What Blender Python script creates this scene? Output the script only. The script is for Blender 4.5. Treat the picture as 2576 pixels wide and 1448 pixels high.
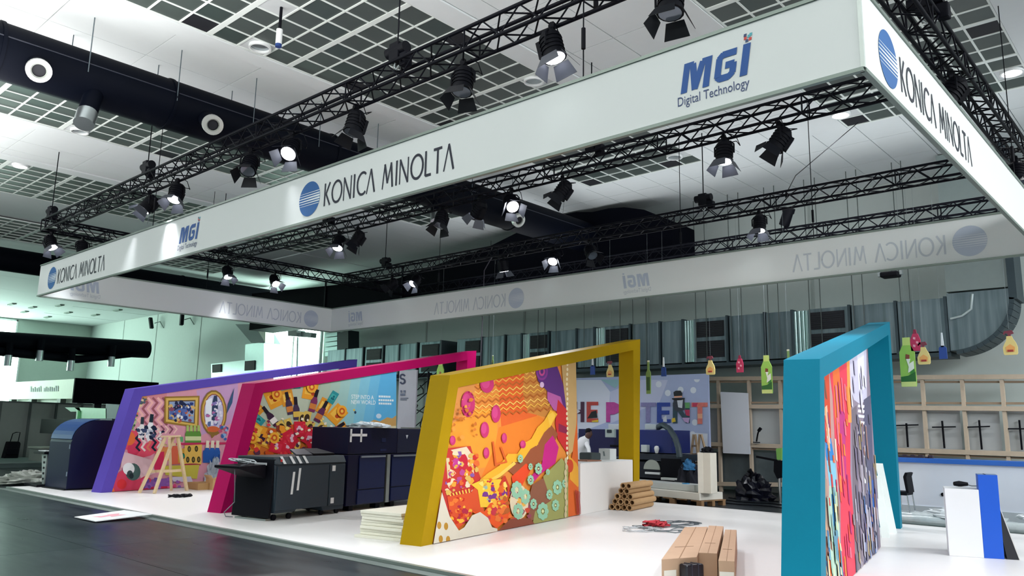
import bpy, math, random
import numpy as np
from mathutils import Matrix, Vector
random.seed(7)
R = math.radians
for o in list(bpy.data.objects): bpy.data.objects.remove(o)
SC = bpy.context.scene
COL = SC.collection

# ------------------------------------------------------------------ camera
CAM = np.array([22.014, -6.619, 1.65]); YAW, PITCH, ROLL, FPX = -0.73253, 0.17641, 0.019416, 1987.61
_f = np.array([math.sin(YAW)*math.cos(PITCH), math.cos(YAW)*math.cos(PITCH), math.sin(PITCH)])
_r = np.array([math.cos(YAW), -math.sin(YAW), 0]); _u = np.cross(_r, _f)
RT = _r*math.cos(ROLL) + _u*math.sin(ROLL); UP = -_r*math.sin(ROLL) + _u*math.cos(ROLL); FW = _f
cd = bpy.data.cameras.new('camera'); cam = bpy.data.objects.new('camera', cd); COL.objects.link(cam)
cam.matrix_world = Matrix(((RT[0], UP[0], -FW[0], CAM[0]), (RT[1], UP[1], -FW[1], CAM[1]), (RT[2], UP[2], -FW[2], CAM[2]), (0, 0, 0, 1)))
cd.sensor_width = 36; cd.lens = FPX/2576*36; cd.clip_end = 300; cd.clip_start = .05
SC.camera = cam
# ------------------------------------------------------------------ world, lights, exposure
SC.view_settings.view_transform = 'Standard'; SC.view_settings.look = 'None'
SC.view_settings.gamma = 1; SC.view_settings.use_curve_mapping = False
SC.view_settings.exposure = 0.0
W = bpy.data.worlds.new('daylight'); SC.world = W; W.use_nodes = True
bg = W.node_tree.nodes['Background']; bg.inputs[0].default_value = (.74, .97, .98, 1); bg.inputs[1].default_value = .42
def area(name, loc, rot, sx, sy, e, col):
    d = bpy.data.lights.new(name, 'AREA'); d.shape = 'RECTANGLE'; d.size = sx; d.size_y = sy; d.energy = e; d.color = col
    o = bpy.data.objects.new(name, d); COL.objects.link(o); o.location = loc; o.rotation_euler = rot; return o
SPOT_E = 430
area('ceiling_fill_light', (13, -5.5, 5.7), (R(180), 0, 0), 34, 5, 4100, (1, .99, .97))  # added fill out of view, aimed up to brighten the near ceiling
area('back_fill_light', (12, 10.8, 5.7), (R(180), 0, 0), 18, 2.4, 220, (.93, .98, 1))  # unseen fill added beyond the back banner, lifts rear ceiling and wall
area('right_fill_light', (30, 5, 8.2), (0, R(24), 0), 5, 18, 4600, (.95, .98, 1))  # added overhead fill past the right edge, brightens right-hand faces and wall
def spot(name, loc, target, e, size=70, col=(.93, .95, 1), blend=.6):
    d = bpy.data.lights.new(name, 'SPOT'); d.energy = e; d.spot_size = R(size); d.spot_blend = blend; d.color = col; d.shadow_soft_size = .12
    o = bpy.data.objects.new(name, d); COL.objects.link(o); o.location = loc
    o.rotation_euler = (Vector(target)-Vector(loc)).to_track_quat('-Z', 'Y').to_euler(); return o

# ------------------------------------------------------------------ pixel of the survey photo -> point on a plane of the hall
def P(px, py, ax, val):
    d = FW + RT*(px-1288)/FPX - UP*(py-724)/FPX
    return CAM + d*((val-CAM[ax])/d[ax])
def PN(px, py, p0, n):
    d = FW + RT*(px-1288)/FPX - UP*(py-724)/FPX
    return CAM + d*(((np.array(p0)-CAM) @ n)/(d @ n))

# ------------------------------------------------------------------ materials
def lin(c): return c/12.92 if c <= .04045 else ((c+.055)/1.055)**2.4
def hx(h): return tuple(lin(int(h[i:i+2], 16)/255) for i in (0, 2, 4))
MC = {}
def mat(h, rough=.5, metal=0, noise=.06, scale=6, spec=.5, key=''):
    k = (h, rough, metal, noise, scale, spec, key)
    if k in MC: return MC[k]
    m = bpy.data.materials.new('paint_'+h+key); m.use_nodes = True; nt = m.node_tree; b = nt.nodes['Principled BSDF']
    c = hx(h); b.inputs['Roughness'].default_value = rough; b.inputs['Metallic'].default_value = metal
    b.inputs['Specular IOR Level'].default_value = spec
    if noise:
        tc = nt.nodes.new('ShaderNodeTexCoord'); n = nt.nodes.new('ShaderNodeTexNoise'); n.inputs['Scale'].default_value = scale; n.inputs['Detail'].default_value = 4
        mx = nt.nodes.new('ShaderNodeMix'); mx.data_type = 'RGBA'
        mx.inputs[6].default_value = tuple(x*(1-noise) for x in c)+(1,); mx.inputs[7].default_value = tuple(min(1, x*(1+noise)) for x in c)+(1,)
        nt.links.new(tc.outputs['Object'], n.inputs['Vector']); nt.links.new(n.outputs['Fac'], mx.inputs[0]); nt.links.new(mx.outputs[2], b.inputs['Base Color'])
    else: b.inputs['Base Color'].default_value = c+(1,)
    MC[k] = m; return m
def emit(h, s):
    k = ('e', h, s)
    if k in MC: return MC[k]
    m = bpy.data.materials.new('glow_'+h); m.use_nodes = True; b = m.node_tree.nodes['Principled BSDF']
    b.inputs['Base Color'].default_value = hx(h)+(1,); b.inputs['Emission Color'].default_value = hx(h)+(1,); b.inputs['Emission Strength'].default_value = s
    MC[k] = m; return m
def fabric(h, trans=.25):
    k = ('f', h)
    if k in MC: return MC[k]
    m = bpy.data.materials.new('stretch_fabric'); m.use_nodes = True; nt = m.node_tree; b = nt.nodes['Principled BSDF']
    b.inputs['Base Color'].default_value = hx(h)+(1,); b.inputs['Roughness'].default_value = .75
    t = nt.nodes.new('ShaderNodeBsdfTranslucent'); t.inputs[0].default_value = hx(h)+(1,)
    mx = nt.nodes.new('ShaderNodeMixShader'); mx.inputs[0].default_value = trans
    nz = nt.nodes.new('ShaderNodeTexNoise'); nz.inputs['Scale'].default_value = 300; bp = nt.nodes.new('ShaderNodeBump'); bp.inputs['Strength'].default_value = .05
    nt.links.new(nz.outputs['Fac'], bp.inputs['Height']); nt.links.new(bp.outputs[0], b.inputs['Normal'])
    nt.links.new(b.outputs[0], mx.inputs[1]); nt.links.new(t.outputs[0], mx.inputs[2]); nt.links.new(mx.outputs[0], nt.nodes['Material Output'].inputs[0])
    MC[k] = m; return m

# ------------------------------------------------------------------ mesh builder and object helpers
ORI = {}
class M:
    def __init__(s): s.v = []; s.f = []; s.mi = []; s.sm = []; s.cur = 0
    def add(s, vs, fs, smooth=False):
        b = len(s.v); s.v += [tuple(map(float, v)) for v in vs]
        for f in fs: s.f.append([b+i for i in f]); s.mi.append(s.cur); s.sm.append(smooth)
        return s
    def box(s, x0, y0, z0, x1, y1, z1):
        if x1 < x0: x0, x1 = x1, x0
        if y1 < y0: y0, y1 = y1, y0
        if z1 < z0: z0, z1 = z1, z0
        return s.add([(x0,y0,z0),(x1,y0,z0),(x1,y1,z0),(x0,y1,z0),(x0,y0,z1),(x1,y0,z1),(x1,y1,z1),(x0,y1,z1)],
                     [(0,3,2,1),(4,5,6,7),(0,1,5,4),(1,2,6,5),(2,3,7,6),(3,0,4,7)])
    def obox(s, o, a, b, c):      # oriented box: corner o and three edge vectors
        o, a, b, c = map(np.array, (o, a, b, c))
        if np.cross(a, b) @ c < 0: a, b = b, a
        return s.add([o, o+a, o+a+b, o+b, o+c, o+a+c, o+a+b+c, o+b+c], [(0,3,2,1),(4,5,6,7),(0,1,5,4),(1,2,6,5),(2,3,7,6),(3,0,4,7)])
    def poly(s, pts): return s.add(pts, [tuple(range(len(pts)))])
    def prism(s, pts, ext):       # polygon (3d points) extruded by a vector
        n = len(pts); p = [np.array(q, float) for q in pts]; e = np.array(ext, float)
        nn = np.zeros(3)
        for i in range(n): nn += np.cross(p[i]-p[0], p[(i+1) % n]-p[0])
        if nn @ e > 0: p = p[::-1]
        return s.add(p+[q+e for q in p], [tuple(range(n)), tuple(range(2*n-1, n-1, -1))]+[(i, n+i, n+(i+1) % n, (i+1) % n) for i in range(n)])
    def beam(s, a, b, w, h=None, up=(0,0,1)):
        a = np.array(a, float); b = np.array(b, float); h = h or w; d = b-a; L = np.linalg.norm(d); d /= L
        u = np.array(up, float)
        if abs(d @ u) > .98: u = np.array((1., 0, 0))
        x = np.cross(d, u); x /= np.linalg.norm(x); y = np.cross(x, d)
        return s.obox(a-x*w/2-y*h/2, x*w, y*h, d*L)
    def cyl(s, a, b, r, n=12, r2=None, caps=True):
        a = np.array(a, float); b = np.array(b, float); r2 = r if r2 is None else r2
        d = b-a; d /= np.linalg.norm(d); u = np.array((0, 0, 1.)) if abs(d[2]) < .9 else np.array((1., 0, 0))
        x = np.cross(d, u); x /= np.linalg.norm(x); y = np.cross(d, x)
        ri = [a+r*(x*math.cos(t)+y*math.sin(t)) for t in np.linspace(0, 2*math.pi, n, endpoint=False)]
        ro = [b+r2*(x*math.cos(t)+y*math.sin(t)) for t in np.linspace(0, 2*math.pi, n, endpoint=False)]
        s.add(ri+ro, [(i, (i+1) % n, n+(i+1) % n, n+i) for i in range(n)], True)
        if caps: s.add(ri, [tuple(range(n-1, -1, -1))]); s.add(ro, [tuple(range(n))])
        return s
    def ring(s, a, b, r, ri, n=20):   # hollow tube
        s.cyl(a, b, r, n, caps=False); s.cyl(b, a, ri, n, caps=False)
        a = np.array(a, float); b = np.array(b, float); d = b-a; d /= np.linalg.norm(d); u = np.array((0, 0, 1.)) if abs(d[2]) < .9 else np.array((1., 0, 0))
        x = np.cross(d, u); x /= np.linalg.norm(x); y = np.cross(d, x)
        for c in (a, b):
            o = [c+r*(x*math.cos(t)+y*math.sin(t)) for t in np.linspace(0, 2*math.pi, n, endpoint=False)]
            i_ = [c+ri*(x*math.cos(t)+y*math.sin(t)) for t in np.linspace(0, 2*math.pi, n, endpoint=False)]
            s.add(o+i_, [(i, (i+1) % n, n+(i+1) % n, n+i) for i in range(n)])
        return s
    def tube(s, pts, r, n=8):
        p = [np.array(q, float) for q in pts]; rows = []; prev = None
        for i, q in enumerate(p):
            d = p[min(i+1, len(p)-1)]-p[max(i-1, 0)]; d = d/(np.linalg.norm(d)+1e-9)
            if prev is None: u = np.array((0, 0, 1.)) if abs(d[2]) < .9 else np.array((1., 0, 0)); x = np.cross(d, u)
            else: x = prev-d*(prev @ d)
            x /= np.linalg.norm(x); prev = x; y = np.cross(d, x)
            rr = r[i] if isinstance(r, (list, tuple)) else r
            rows += [q+rr*(x*math.cos(t)+y*math.sin(t)) for t in np.linspace(0, 2*math.pi, n, endpoint=False)]
        m = len(p)
        s.add(rows, [(k*n+i, k*n+(i+1) % n, (k+1)*n+(i+1) % n, (k+1)*n+i) for k in range(m-1) for i in range(n)], True)
        s.add(rows[:n], [tuple(range(n-1, -1, -1))]); s.add(rows[-n:], [tuple(range(n))])
        return s
    def lathe(s, prof, c=(0,0,0), n=20):
        rows = []
        for r, z in prof: rows += [(c[0]+r*math.cos(t), c[1]+r*math.sin(t), c[2]+z) for t in np.linspace(0, 2*math.pi, n, endpoint=False)]
        k = len(prof)
        return s.add(rows, [(j*n+i, j*n+(i+1) % n, (j+1)*n+(i+1) % n, (j+1)*n+i) for j in range(k-1) for i in range(n)], True)
    def mesh(s, name, mats, off=(0,0,0)):
        me = bpy.data.meshes.new(name)
        o = np.array(off, float); me.from_pydata([tuple(np.array(v)-o) for v in s.v], [], s.f)
        for m in (mats if isinstance(mats, (list, tuple)) else [mats]): me.materials.append(m)
        for p, i, sm in zip(me.polygons, s.mi, s.sm): p.material_index = i; p.use_smooth = sm
        return me
    def build(s, name, mats, parent=None, label=None, bevel=0):
        off = ORI.get(parent.name, (0,0,0)) if parent else (0,0,0)
        o = bpy.data.objects.new(name, s.mesh(name, mats, off)); COL.objects.link(o)
        if parent: o.parent = parent; ORI[o.name] = off
        if label: o['label'] = label
        if bevel:
            b = o.modifiers.new('bevel', 'BEVEL'); b.width = bevel; b.segments = 2; b.limit_method = 'ANGLE'
        return o
def thing(name, label, cat, loc=(0,0,0), group=None):
    o = bpy.data.objects.new(name, None); COL.objects.link(o); o.location = tuple(map(float, loc)); o.empty_display_size = .1
    o['label'] = label; o['category'] = cat; ORI[o.name] = np.array(loc, float)
    if group: o['group'] = group
    return o
def tag(o, label, cat, group=None):
    o['label'] = label; o['category'] = cat
    if group: o['group'] = group
    return o
def struct(o): o['kind'] = 'structure'; return o
def inst(me, name, parent, loc, rot=None):
    o = bpy.data.objects.new(name, me); COL.objects.link(o)
    if parent: o.parent = parent
    o.location = loc
    if rot: o.rotation_euler = rot
    return o
ORDI = ['first','second','third','fourth','fifth','sixth','seventh','eighth','ninth','tenth','eleventh','twelfth','thirteenth','fourteenth']
_fc = {}
def text_polys(s):
    if s in _fc: return _fc[s]
    cu = bpy.data.curves.new('t', 'FONT'); cu.body = s; cu.size = 1; cu.resolution_u = 3
    o = bpy.data.objects.new('t', cu); COL.objects.link(o); bpy.context.view_layer.update()
    me = o.evaluated_get(bpy.context.evaluated_depsgraph_get()).to_mesh()
    v = np.array([q.co[:2] for q in me.vertices]); f = [list(p.vertices) for p in me.polygons]
    o.to_mesh_clear() if hasattr(o, 'to_mesh_clear') else None
    bpy.data.objects.remove(o); v = v-v.min(0); _fc[s] = (v, f); return v, f
def text(m, s, fn, width, height, shear=0, bold=0):
    v, f = text_polys(s); mx = v.max(0); q = v/mx
    m.add([fn((a+shear*b*height/width)*width, b*height) for a, b in q], f)

# ------------------------------------------------------------------ common paints
WHT = mat('E4E6E6', .55); WALLP = mat('C3CCC8', .8, noise=.03); CEILW = mat('DADEDF', .8, noise=.02)
BLK = mat('05060F', .6, noise=.1, spec=.15); BLKR = mat('04050F', .6, spec=.12); NAVY = mat('0A1030', .35); STEEL = mat('A8B0B2', .32, .9, noise=.15)
ALU = mat('9AA29E', .35, .8); WOOD = mat('D8BC94', .6, noise=.14, scale=14); CARD = mat('BE9872', .8, noise=.08); PLAT = mat('EDEBEA', .35, noise=.02)
CHROME = mat('C8CCD0', .15, 1, noise=0)

# ================================================================== SETTING
m = M(); m.box(-40, -18, -.3, 34, 16, -.02); FLOOR = struct(m.build('floor', mat('2E3436', .4)))
fm = bpy.data.materials.new('polished_concrete'); fm.use_nodes = True
nt = fm.node_tree; b = nt.nodes['Principled BSDF']; tc = nt.nodes.new('ShaderNodeTexCoord'); mp = nt.nodes.new('ShaderNodeMapping'); mp.inputs['Scale'].default_value = (.35, 1.6, 1)
b.inputs['Specular IOR Level'].default_value = .22; nz = nt.nodes.new('ShaderNodeTexNoise'); nz.inputs['Scale'].default_value = 1.6; nz.inputs['Detail'].default_value = 8; nz.inputs['Roughness'].default_value = .65
cr = nt.nodes.new('ShaderNodeValToRGB'); cr.color_ramp.elements[0].color = hx('141A20')+(1,); cr.color_ramp.elements[1].color = hx('2A3236')+(1,); cr.color_ramp.elements[0].position = .35; cr.color_ramp.elements[1].position = .7
r2 = nt.nodes.new('ShaderNodeMapRange'); r2.inputs[3].default_value = .2; r2.inputs[4].default_value = .42
for a, c in ((tc.outputs['Object'], mp.inputs[0]), (mp.outputs[0], nz.inputs['Vector']), (nz.outputs['Fac'], cr.inputs[0]), (cr.outputs[0], b.inputs['Base Color']), (nz.outputs['Fac'], r2.inputs[0]), (r2.outputs[0], b.inputs['Roughness'])): nt.links.new(a, c)
for i in range(8):
    for j in range(4):
        x0, y0 = -26+i*6.1, -15.4+j*4.4
        m = M(); m.box(x0+.004, y0+.004, -.05, x0+6.096, y0+4.396, 0); m.build('floor_slab', fm, FLOOR)
m = M(); m.box(-40, 2.2, -.05, -20.02, 15.8, 0); m.box(-20.02, 2.22, -.05, 34, 15.8, 0); m.build('floor_slab', fm, FLOOR)
m = M(); m.box(22.82, -15.4, -.05, 34, 2.2, 0); m.box(-40, -15.4, -.05, -26, 2.2, 0); m.build('floor_slab', fm, FLOOR)

m = M(); m.box(-40, 15.8, 0, 34, 16.1, 8.7); WB = struct(m.build('wall_back', WALLP))
for x in (-34, -28.9, -23, -8.5, -3, 2.5, 8, 13.5, 19, 24.5):       # panel joints of the back wall, as thin proud cover strips
    m = M(); m.box(x-.04, 15.78, 0, x+.04, 15.8, 8.5); m.build('cover_strip', mat('A7B0AC', .7), WB)
m = M(); m.box(-40, -18, 0, -39.7, 15.8, 8.7); WL = struct(m.build('wall_left', mat('BFCBC2', .8, noise=.03)))
m = M(); m.box(-40, -18, 8.58, 34, 16, 8.75); CEIL = struct(m.build('ceiling', CEILW))
# coffered tile bays
TP = mat('47504D', .42, noise=.16, scale=3); TP2 = mat('3C4845', .38, noise=.2, scale=3); TPK = mat('0A0B16', .7); TPW = mat('C6CACB', .6); BAR = mat('E2E8E4', .5, noise=.02)
PX, PY, YE = .508, .547, 10.95
m = M(); m.box(.018, .018, -.018, PX-.018, PY-.018, .012)
tile_me = [m.mesh('ceiling_tile', k) for k in (TP, TP2, TPK, TPW)]
m = M(); m.box(0, 0, 0, PX, PY, .03)
BLACKT = {(0, 0): 1}
bays = [(-12.45, 0), (-5.25, 0), (1.93, 0), (9.13, 0), (16.3, 0), (23.5, 0)]
black = {3: [(9.4, -.75), (9.4, 10.7), (12.4, 2.5), (9.4, 2.5), (12.1, 8.6), (9.9, 8.6), (12.1, 10.7), (9.15, 5.2)], 4: [(16.5, 8.5), (16.45, 10.65), (19.6, 7.9)], 2: [(2.2, 1.95), (4.6, 3.4)], 1: [(-2.2, 2.6)]}  # missing tiles: black ones stand in for the dark gap above
white = {3: [(10.88, -.22), (9.44, .3), (12.4, 4.6), (12.4, 10.2), (9.4, 5.9)], 4: [(16.45, 10.1), (19.64, 10.04), (16.5, 6.5)], 2: [(2.2, -.2)], 1: [(-1.9, -.24)]}
for bi, (bx, _) in enumerate(bays):
    m = M()
    y0 = -4.4 if bi != 3 else -4.4
    for i in range(8): m.box(bx+i*PX-.017, y0, 8.49, bx+i*PX+.017, YE, 8.53)
    rows = 28
    for j in range(rows+1):
        y = YE-j*PY; h = .05 if j % 3 == 0 else .016
        if j == 0: h = .03
        m.box(bx, y-h, 8.486, bx+7*PX, y+h, 8.532)
    TR = struct(m.build('trim_%d' % (bi+1), BAR))
    if bi in (1, 2, 3, 4):
        m2 = M()
        for i in range(7):
            for j in range(rows):
                cx, cy = bx+(i+.5)*PX, YE-(j+.5)*PY
                k = 0 if (i*7+j*3) % 5 else 1
                for kk, dd in ((2, black), (3, white)):
                    if any(abs(cx-a) < PX*.5 and abs(cy-c) < PY*.5 for a, c in dd.get(bi, [])): k = kk
                if bi >= 2: inst(tile_me[k], 'ceiling_tile', TR, (bx+i*PX, YE-(j+1)*PY, 8.52))
                else: m2.cur = k; m2.box(bx+i*PX+.018, YE-(j+1)*PY+.018, 8.505, bx+(i+1)*PX-.018, YE-j*PY-.018, 8.53)
        if m2.v: o = m2.build('ceiling_tiles', [TP, TP2, TPK, TPW], TR); o['kind'] = 'stuff'
    else:
        m2 = M(); m2.box(bx, y0, 8.52, bx+7*PX, YE, 8.545); o = m2.build('ceiling_tiles', TP, TR); o['kind'] = 'stuff'
# white ceiling panels between and behind the bays
def panel(x0, y0, x1, y1, z=8.5, g=.008):
    m = M(); m.box(x0+g, y0+g, z, x1-g, y1-g, z+.05); return m.build('ceiling_panel', CEILW, CEIL)
for bi in range(1, 5):
    ax = bays[bi][0]+7*PX; bx = bays[bi+1][0] if bi < 5 else 30
    panel(ax+.02, -6, ax+.5, 11, 8.47); panel(bx-.45, -6, bx-.02, 11, 8.47)      # lower border bands
    for x0, x1 in ((ax+.5, ax+.98), (ax+.98, (ax+bx)/2+.1), ((ax+bx)/2+.1, bx-.45)):
        for k in range(10): panel(x0, -6+k*1.7, x1, -6+(k+1)*1.7)
xs = list(np.arange(-.5, 24, .94)); ys = [10.98, 12.12, 13.73, 15.78]
for x in xs:
    for k in range(3): panel(x, ys[k], x+.94, ys[k+1])
for k in range(8): panel(-39.6+k*4.9, 10.98, -39.6+(k+1)*4.9-.1 if k < 7 else -.5, 15.78)
for k in range(6): panel(-39.6+k*4.5, -6, -39.6+(k+1)*4.5, 10.98) if k < 6 else 0

# left-hand windows, bright with daylight
GLOW = emit('DCFFF0', 15)
def window(n, x0, y0, z0, x1, y1, z1, ax):
    fr = M()
    if ax == 0:
        for (a, c) in ((y0, z0), ): pass
        fr.box(x0, y0, z0, x0+.12, y0+.1, z1); fr.box(x0, y1-.1, z0, x0+.12, y1, z1); fr.box(x0, y0, z0, x0+.12, y1, z0+.1); fr.box(x0, y0, z1-.1, x0+.12, y1, z1); fr.box(x0, (y0+y1)/2-.05, z0, x0+.12, (y0+y1)/2+.05, z1)
        gl = M(); gl.box(x0+.02, y0+.1, z0+.1, x0+.05, y1-.1, z1-.1)
    else:
        fr.box(x0, y0, z0, x0+.1, y0+.12, z1); fr.box(x1-.1, y0, z0, x1, y0+.12, z1); fr.box(x0, y0, z0, x1, y0+.12, z0+.1); fr.box(x0, y0, z1-.1, x1, y0+.12, z1); fr.box(x0+(x1-x0)*.53, y0, z0, x0+(x1-x0)*.53+.12, y0+.12, z1)
        gl = M(); gl.box(x0+.1, y0+.06, z0+.1, x1-.1, y0+.09, z1-.1)
    o = struct(fr.build('window_%d' % n, WHT)); gl.build('pane', GLOW, o); return o
window(1, -15.6, 15.64, 3.2, -15.6+5.2, 15.8, 7.0, 1)
window(2, -39.7, -10.0, 7.3, 0, 10.95, 8.4, 0)  # real window, its unseen run lengthened to light the left side
window(3, -39.7, -10.0, 2.2, 0, 11.35, 6.2, 0)  # also lengthened beyond view to throw more light on the left

# ================================================================== PLATFORM
t = thing('exhibition_platform', 'low white exhibition floor platform with a grey metal edge', 'platform', (10, 5, 0))
m = M(); m.box(-.15, -.02, 0, 20.6, 9.75, .04); m.build('deck', PLAT, t)
m = M(); m.box(-.2, -.09, 0, 20.65, -.02, .042); m.box(20.6, -.09, 0, 20.67, 9.75, .042); m.build('edge_profile', mat('8C9690', .4, .5), t)
m = M(); m.box(-.3, -.27, 0, 20.8, -.1, .006); m.build('edge_tape', mat('5F6A66', .7), t)

# ================================================================== HANGING BANNER
ZB, ZT, BW, BD = 4.693, 5.51, 20.02, 8.86
t = BAN = thing('hanging_banner', 'large white rectangular banner ring hanging above the booth with blue and black lettering', 'banner', (10, 4.4, ZB))
FAB = fabric('E4E8E6', .075); RAIL = mat('7E8A82', .4, .4)
fp = {}
for nm, c in (('front_panel', (0, 0, BW, .02)), ('back_panel', (0, BD-.02, BW, BD)), ('left_panel', (0, .02, .02, BD-.02)), ('right_panel', (BW-.02, .02, BW, BD-.02))):
    m = M(); m.box(c[0], c[1], ZB+.02, c[2], c[3], ZT-.02); fp[nm] = m.build(nm, FAB, t)
    for z in (ZB, ZT-.035):
        m = M(); m.box(c[0]-(.015 if c[2]-c[0] < 1 else 0), c[1]-(.015 if c[3]-c[1] < 1 else 0), z, c[2]+(.015 if c[2]-c[0] < 1 else 0), c[3]+(.015 if c[3]-c[1] < 1 else 0), z+.035); m.build('frame_rail', RAIL, t)
for x, y in ((BW, 0),):
    m = M(); m.box(x-.02, y-.012, ZB+.03, x+.012, y+.02, ZT-.03); m.build('corner_post', mat('C6CEC8', .4, .3), t)
# letters of the wordmark: strokes in a box of height 1
def arc(cx, cy, rx, ry, a0, a1, n=18): return [(cx+rx*math.cos(R(a0+(a1-a0)*i/n)), cy+ry*math.sin(R(a0+(a1-a0)*i/n))) for i in range(n+1)]
GL = {'K': (.62, [[(.05, 0), (.05, 1)], [(.52, 1), (.17, .53)], [(.17, .53), (.58, 0)]]),
      'O': (1.0, [arc(.5, .5, .45, .46, 0, 360, 28)]), 'N': (.8, [[(.06, 0), (.06, 1)], [(.06, .98), (.7, .02)], [(.7, 0), (.7, 1)]]),
      'I': (.22, [[(.1, 0), (.1, 1)]]), 'C': (.78, [arc(.52, .5, .45, .46, 52, 308, 22)]), 'A': (.8, [[(.03, 0), (.36, 1)], [(.36, 1), (.72, 0)]]),
      'M': (.98, [[(.05, 0), (.2, 1)], [(.2, 1), (.46, .2)], [(.46, .2), (.72, 1)], [(.72, 1), (.88, 0)]]),
      'L': (.52, [[(.06, 1), (.06, .04)], [(.06, .05), (.48, .05)]]), 'T': (.66, [[(.02, .95), (.64, .95)], [(.33, .95), (.33, 0)]]), ' ': (.34, [])}
def stroke(m, pts, w, fn, thin=1.0):
    for i in range(len(pts)-1):
        a = np.array(pts[i]); c = np.array(pts[i+1]); d = c-a; L = np.linalg.norm(d); d = d/L; n = np.array([-d[1], d[0]])*w/2*thin
        e = d*w*(.12 if len(pts) > 2 else 0)
        q4 = [np.array(fn(*q), float) for q in (a-e-n, c+e-n, c+e+n, a-e+n)]; nn = np.cross(q4[1]-q4[0], q4[3]-q4[0]); nn /= np.linalg.norm(nn)
        m.add([q+nn*(len(m.f) % 9)*.00022 for q in q4], [(0, 1, 2, 3)])       # each stroke lies a hair above the one before
def wordmark(m, fn, width, height):
    s = 'KONICA MINOLTA'; tot = sum(GL[c][0] for c in s)+.1*len(s); x = 0; kx = width/tot
    for c in s:
        for k, pl in enumerate(GL[c][1]):
            w = .135 if not (c in 'AMN' and k in (0, 2)) else .09
            stroke(m, [(x*kx+q[0]*kx, q[1]*height) for q in pl], w*kx, fn)
        x += GL[c][0]+.1
def globe(parent, fn, cx, cy, r, hmain, hstripe, eps):
    m = M(); m.poly([fn(cx+r*math.cos(a), cy+r*math.sin(a), 0) for a in np.linspace(0, 2*math.pi, 48, endpoint=False)]); 
    m.cur = 1
    for k, y in enumerate((-.36, -.22, -.075, .075, .22, .36)):
        hh = (.022, .04, .058, .058, .04, .022)[k]; L = math.sqrt(1-y*y)*.995
        m.poly([fn(cx-L*r, cy+(y-hh*.35)*r, eps), fn(cx+L*r, cy+(y-hh)*r, eps), fn(cx+L*r, cy+(y+hh)*r, eps), fn(cx-L*r, cy+(y+hh*.35)*r, eps)])
    return m.build('globe_emblem', [hmain, hstripe], parent)
def mgi(parent, fn, x, y, h, hblue, faint=False):
    m = M(); w = .24; sh = .16
    def g(a, c): return fn(x+(a+sh*c)*h, y+c*h, 0)
    for pl in ([(.12, 0), (.12, .97)], [(.12, .86), (.33, .86), (.5, .06)], [(.5, .06), (.67, .86), (.88, .86)], [(.88, 0), (.88, .97)]): stroke(m, pl, w*.92, g)
    for pl in ([(1.78, .86), (1.35, .86), (1.25, .76), (1.25, .2), (1.35, .12), (1.62, .12), (1.74, .22), (1.74, .5), (1.5, .5)],): stroke(m, pl, w*.9, g)
    stroke(m, [(2.12, 0), (2.12, .98)], w, g)
    if not faint:
        for k, (a, c) in enumerate(((2.04, 1.16), (2.15, 1.2), (2.1, 1.07), (2.2, 1.1), (2.2, 1.24), (2.02, 1.26))):
            m.cur = 1+k % 3; stroke(m, [(a-.045, c), (a+.045, c)], .09, g)
    else: stroke(m, [(2.04, 1.12), (2.2, 1.12)], .1, g)
    o = m.build('logo_letters', [hblue, mat('D0453E', .6), mat('55A9B4', .6), mat('38466E', .6)] if not faint else hblue, parent)
    return o
INK = mat('14182C', .6, noise=0); BLU = mat('1A4F95', .6, noise=.1); GBL = mat('1B5C9C', .6, noise=.15, scale=3); GST = mat('DDE6E8', .6, noise=0); INK2 = mat('3B4A74', .6, noise=0)
# front face (Y = 0) and right face (X = BW)
def fF(u, v, e=0): return (u, -.004-e, v)
def fR(u, v, e=0): return (BW+.004+e, u, v)
def q0(px, py): p = P(px, py, 1, 0); return p[0], p[2]
def qR(px, py): p = P(px, py, 0, BW); return p[1], p[2]
FR = fp['front_panel']
gx, gz = q0(779, 500); gr = .275
km_tx0, _ = q0(817, 480); km_tx1, _ = q0(1147, 430)
OFF0, OFF1, TH = km_tx0-gx, km_tx1-km_tx0, .355
g2x, g2z = q0(131.5, 695)
for cx in (gx, g2x):
    cz = gz
    globe(FR, fF, cx, cz, gr, GBL, GST, .0015)
    m = M(); wordmark(m, lambda a, c, cx=cx, cz=cz: fF(cx+OFF0+a, cz-.19+c), OFF1, TH); m.build('lettering', INK, FR)
lx0, lz0 = q0(1712, 240); lx1, _ = q0(1893, 150)
mh = .43
mz = lz0+.01
l2x, _ = q0(450, 615)
for lx in (lx0, l2x):
    mgi(FR, fF, lx, mz, (lx1-lx0)/2.42, BLU)
    m = M(); text(m, 'Digital Technology', lambda a, c, lx=lx: fF(lx-.03+a, mz-.155+c), (lx1-lx0)*.99, .125, .0); m.build('lettering', INK2, FR)
ry, rz = qR(2233, 137)
globe(fp['right_panel'], fR, ry, gz, gr, GBL, GST, .0015)
ta, _ = qR(2267, 220)
m = M(); wordmark(m, lambda a, c: fR(ta+a, gz-.19+c), OFF1, TH); m.build('lettering', INK, fp['right_panel'])
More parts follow.
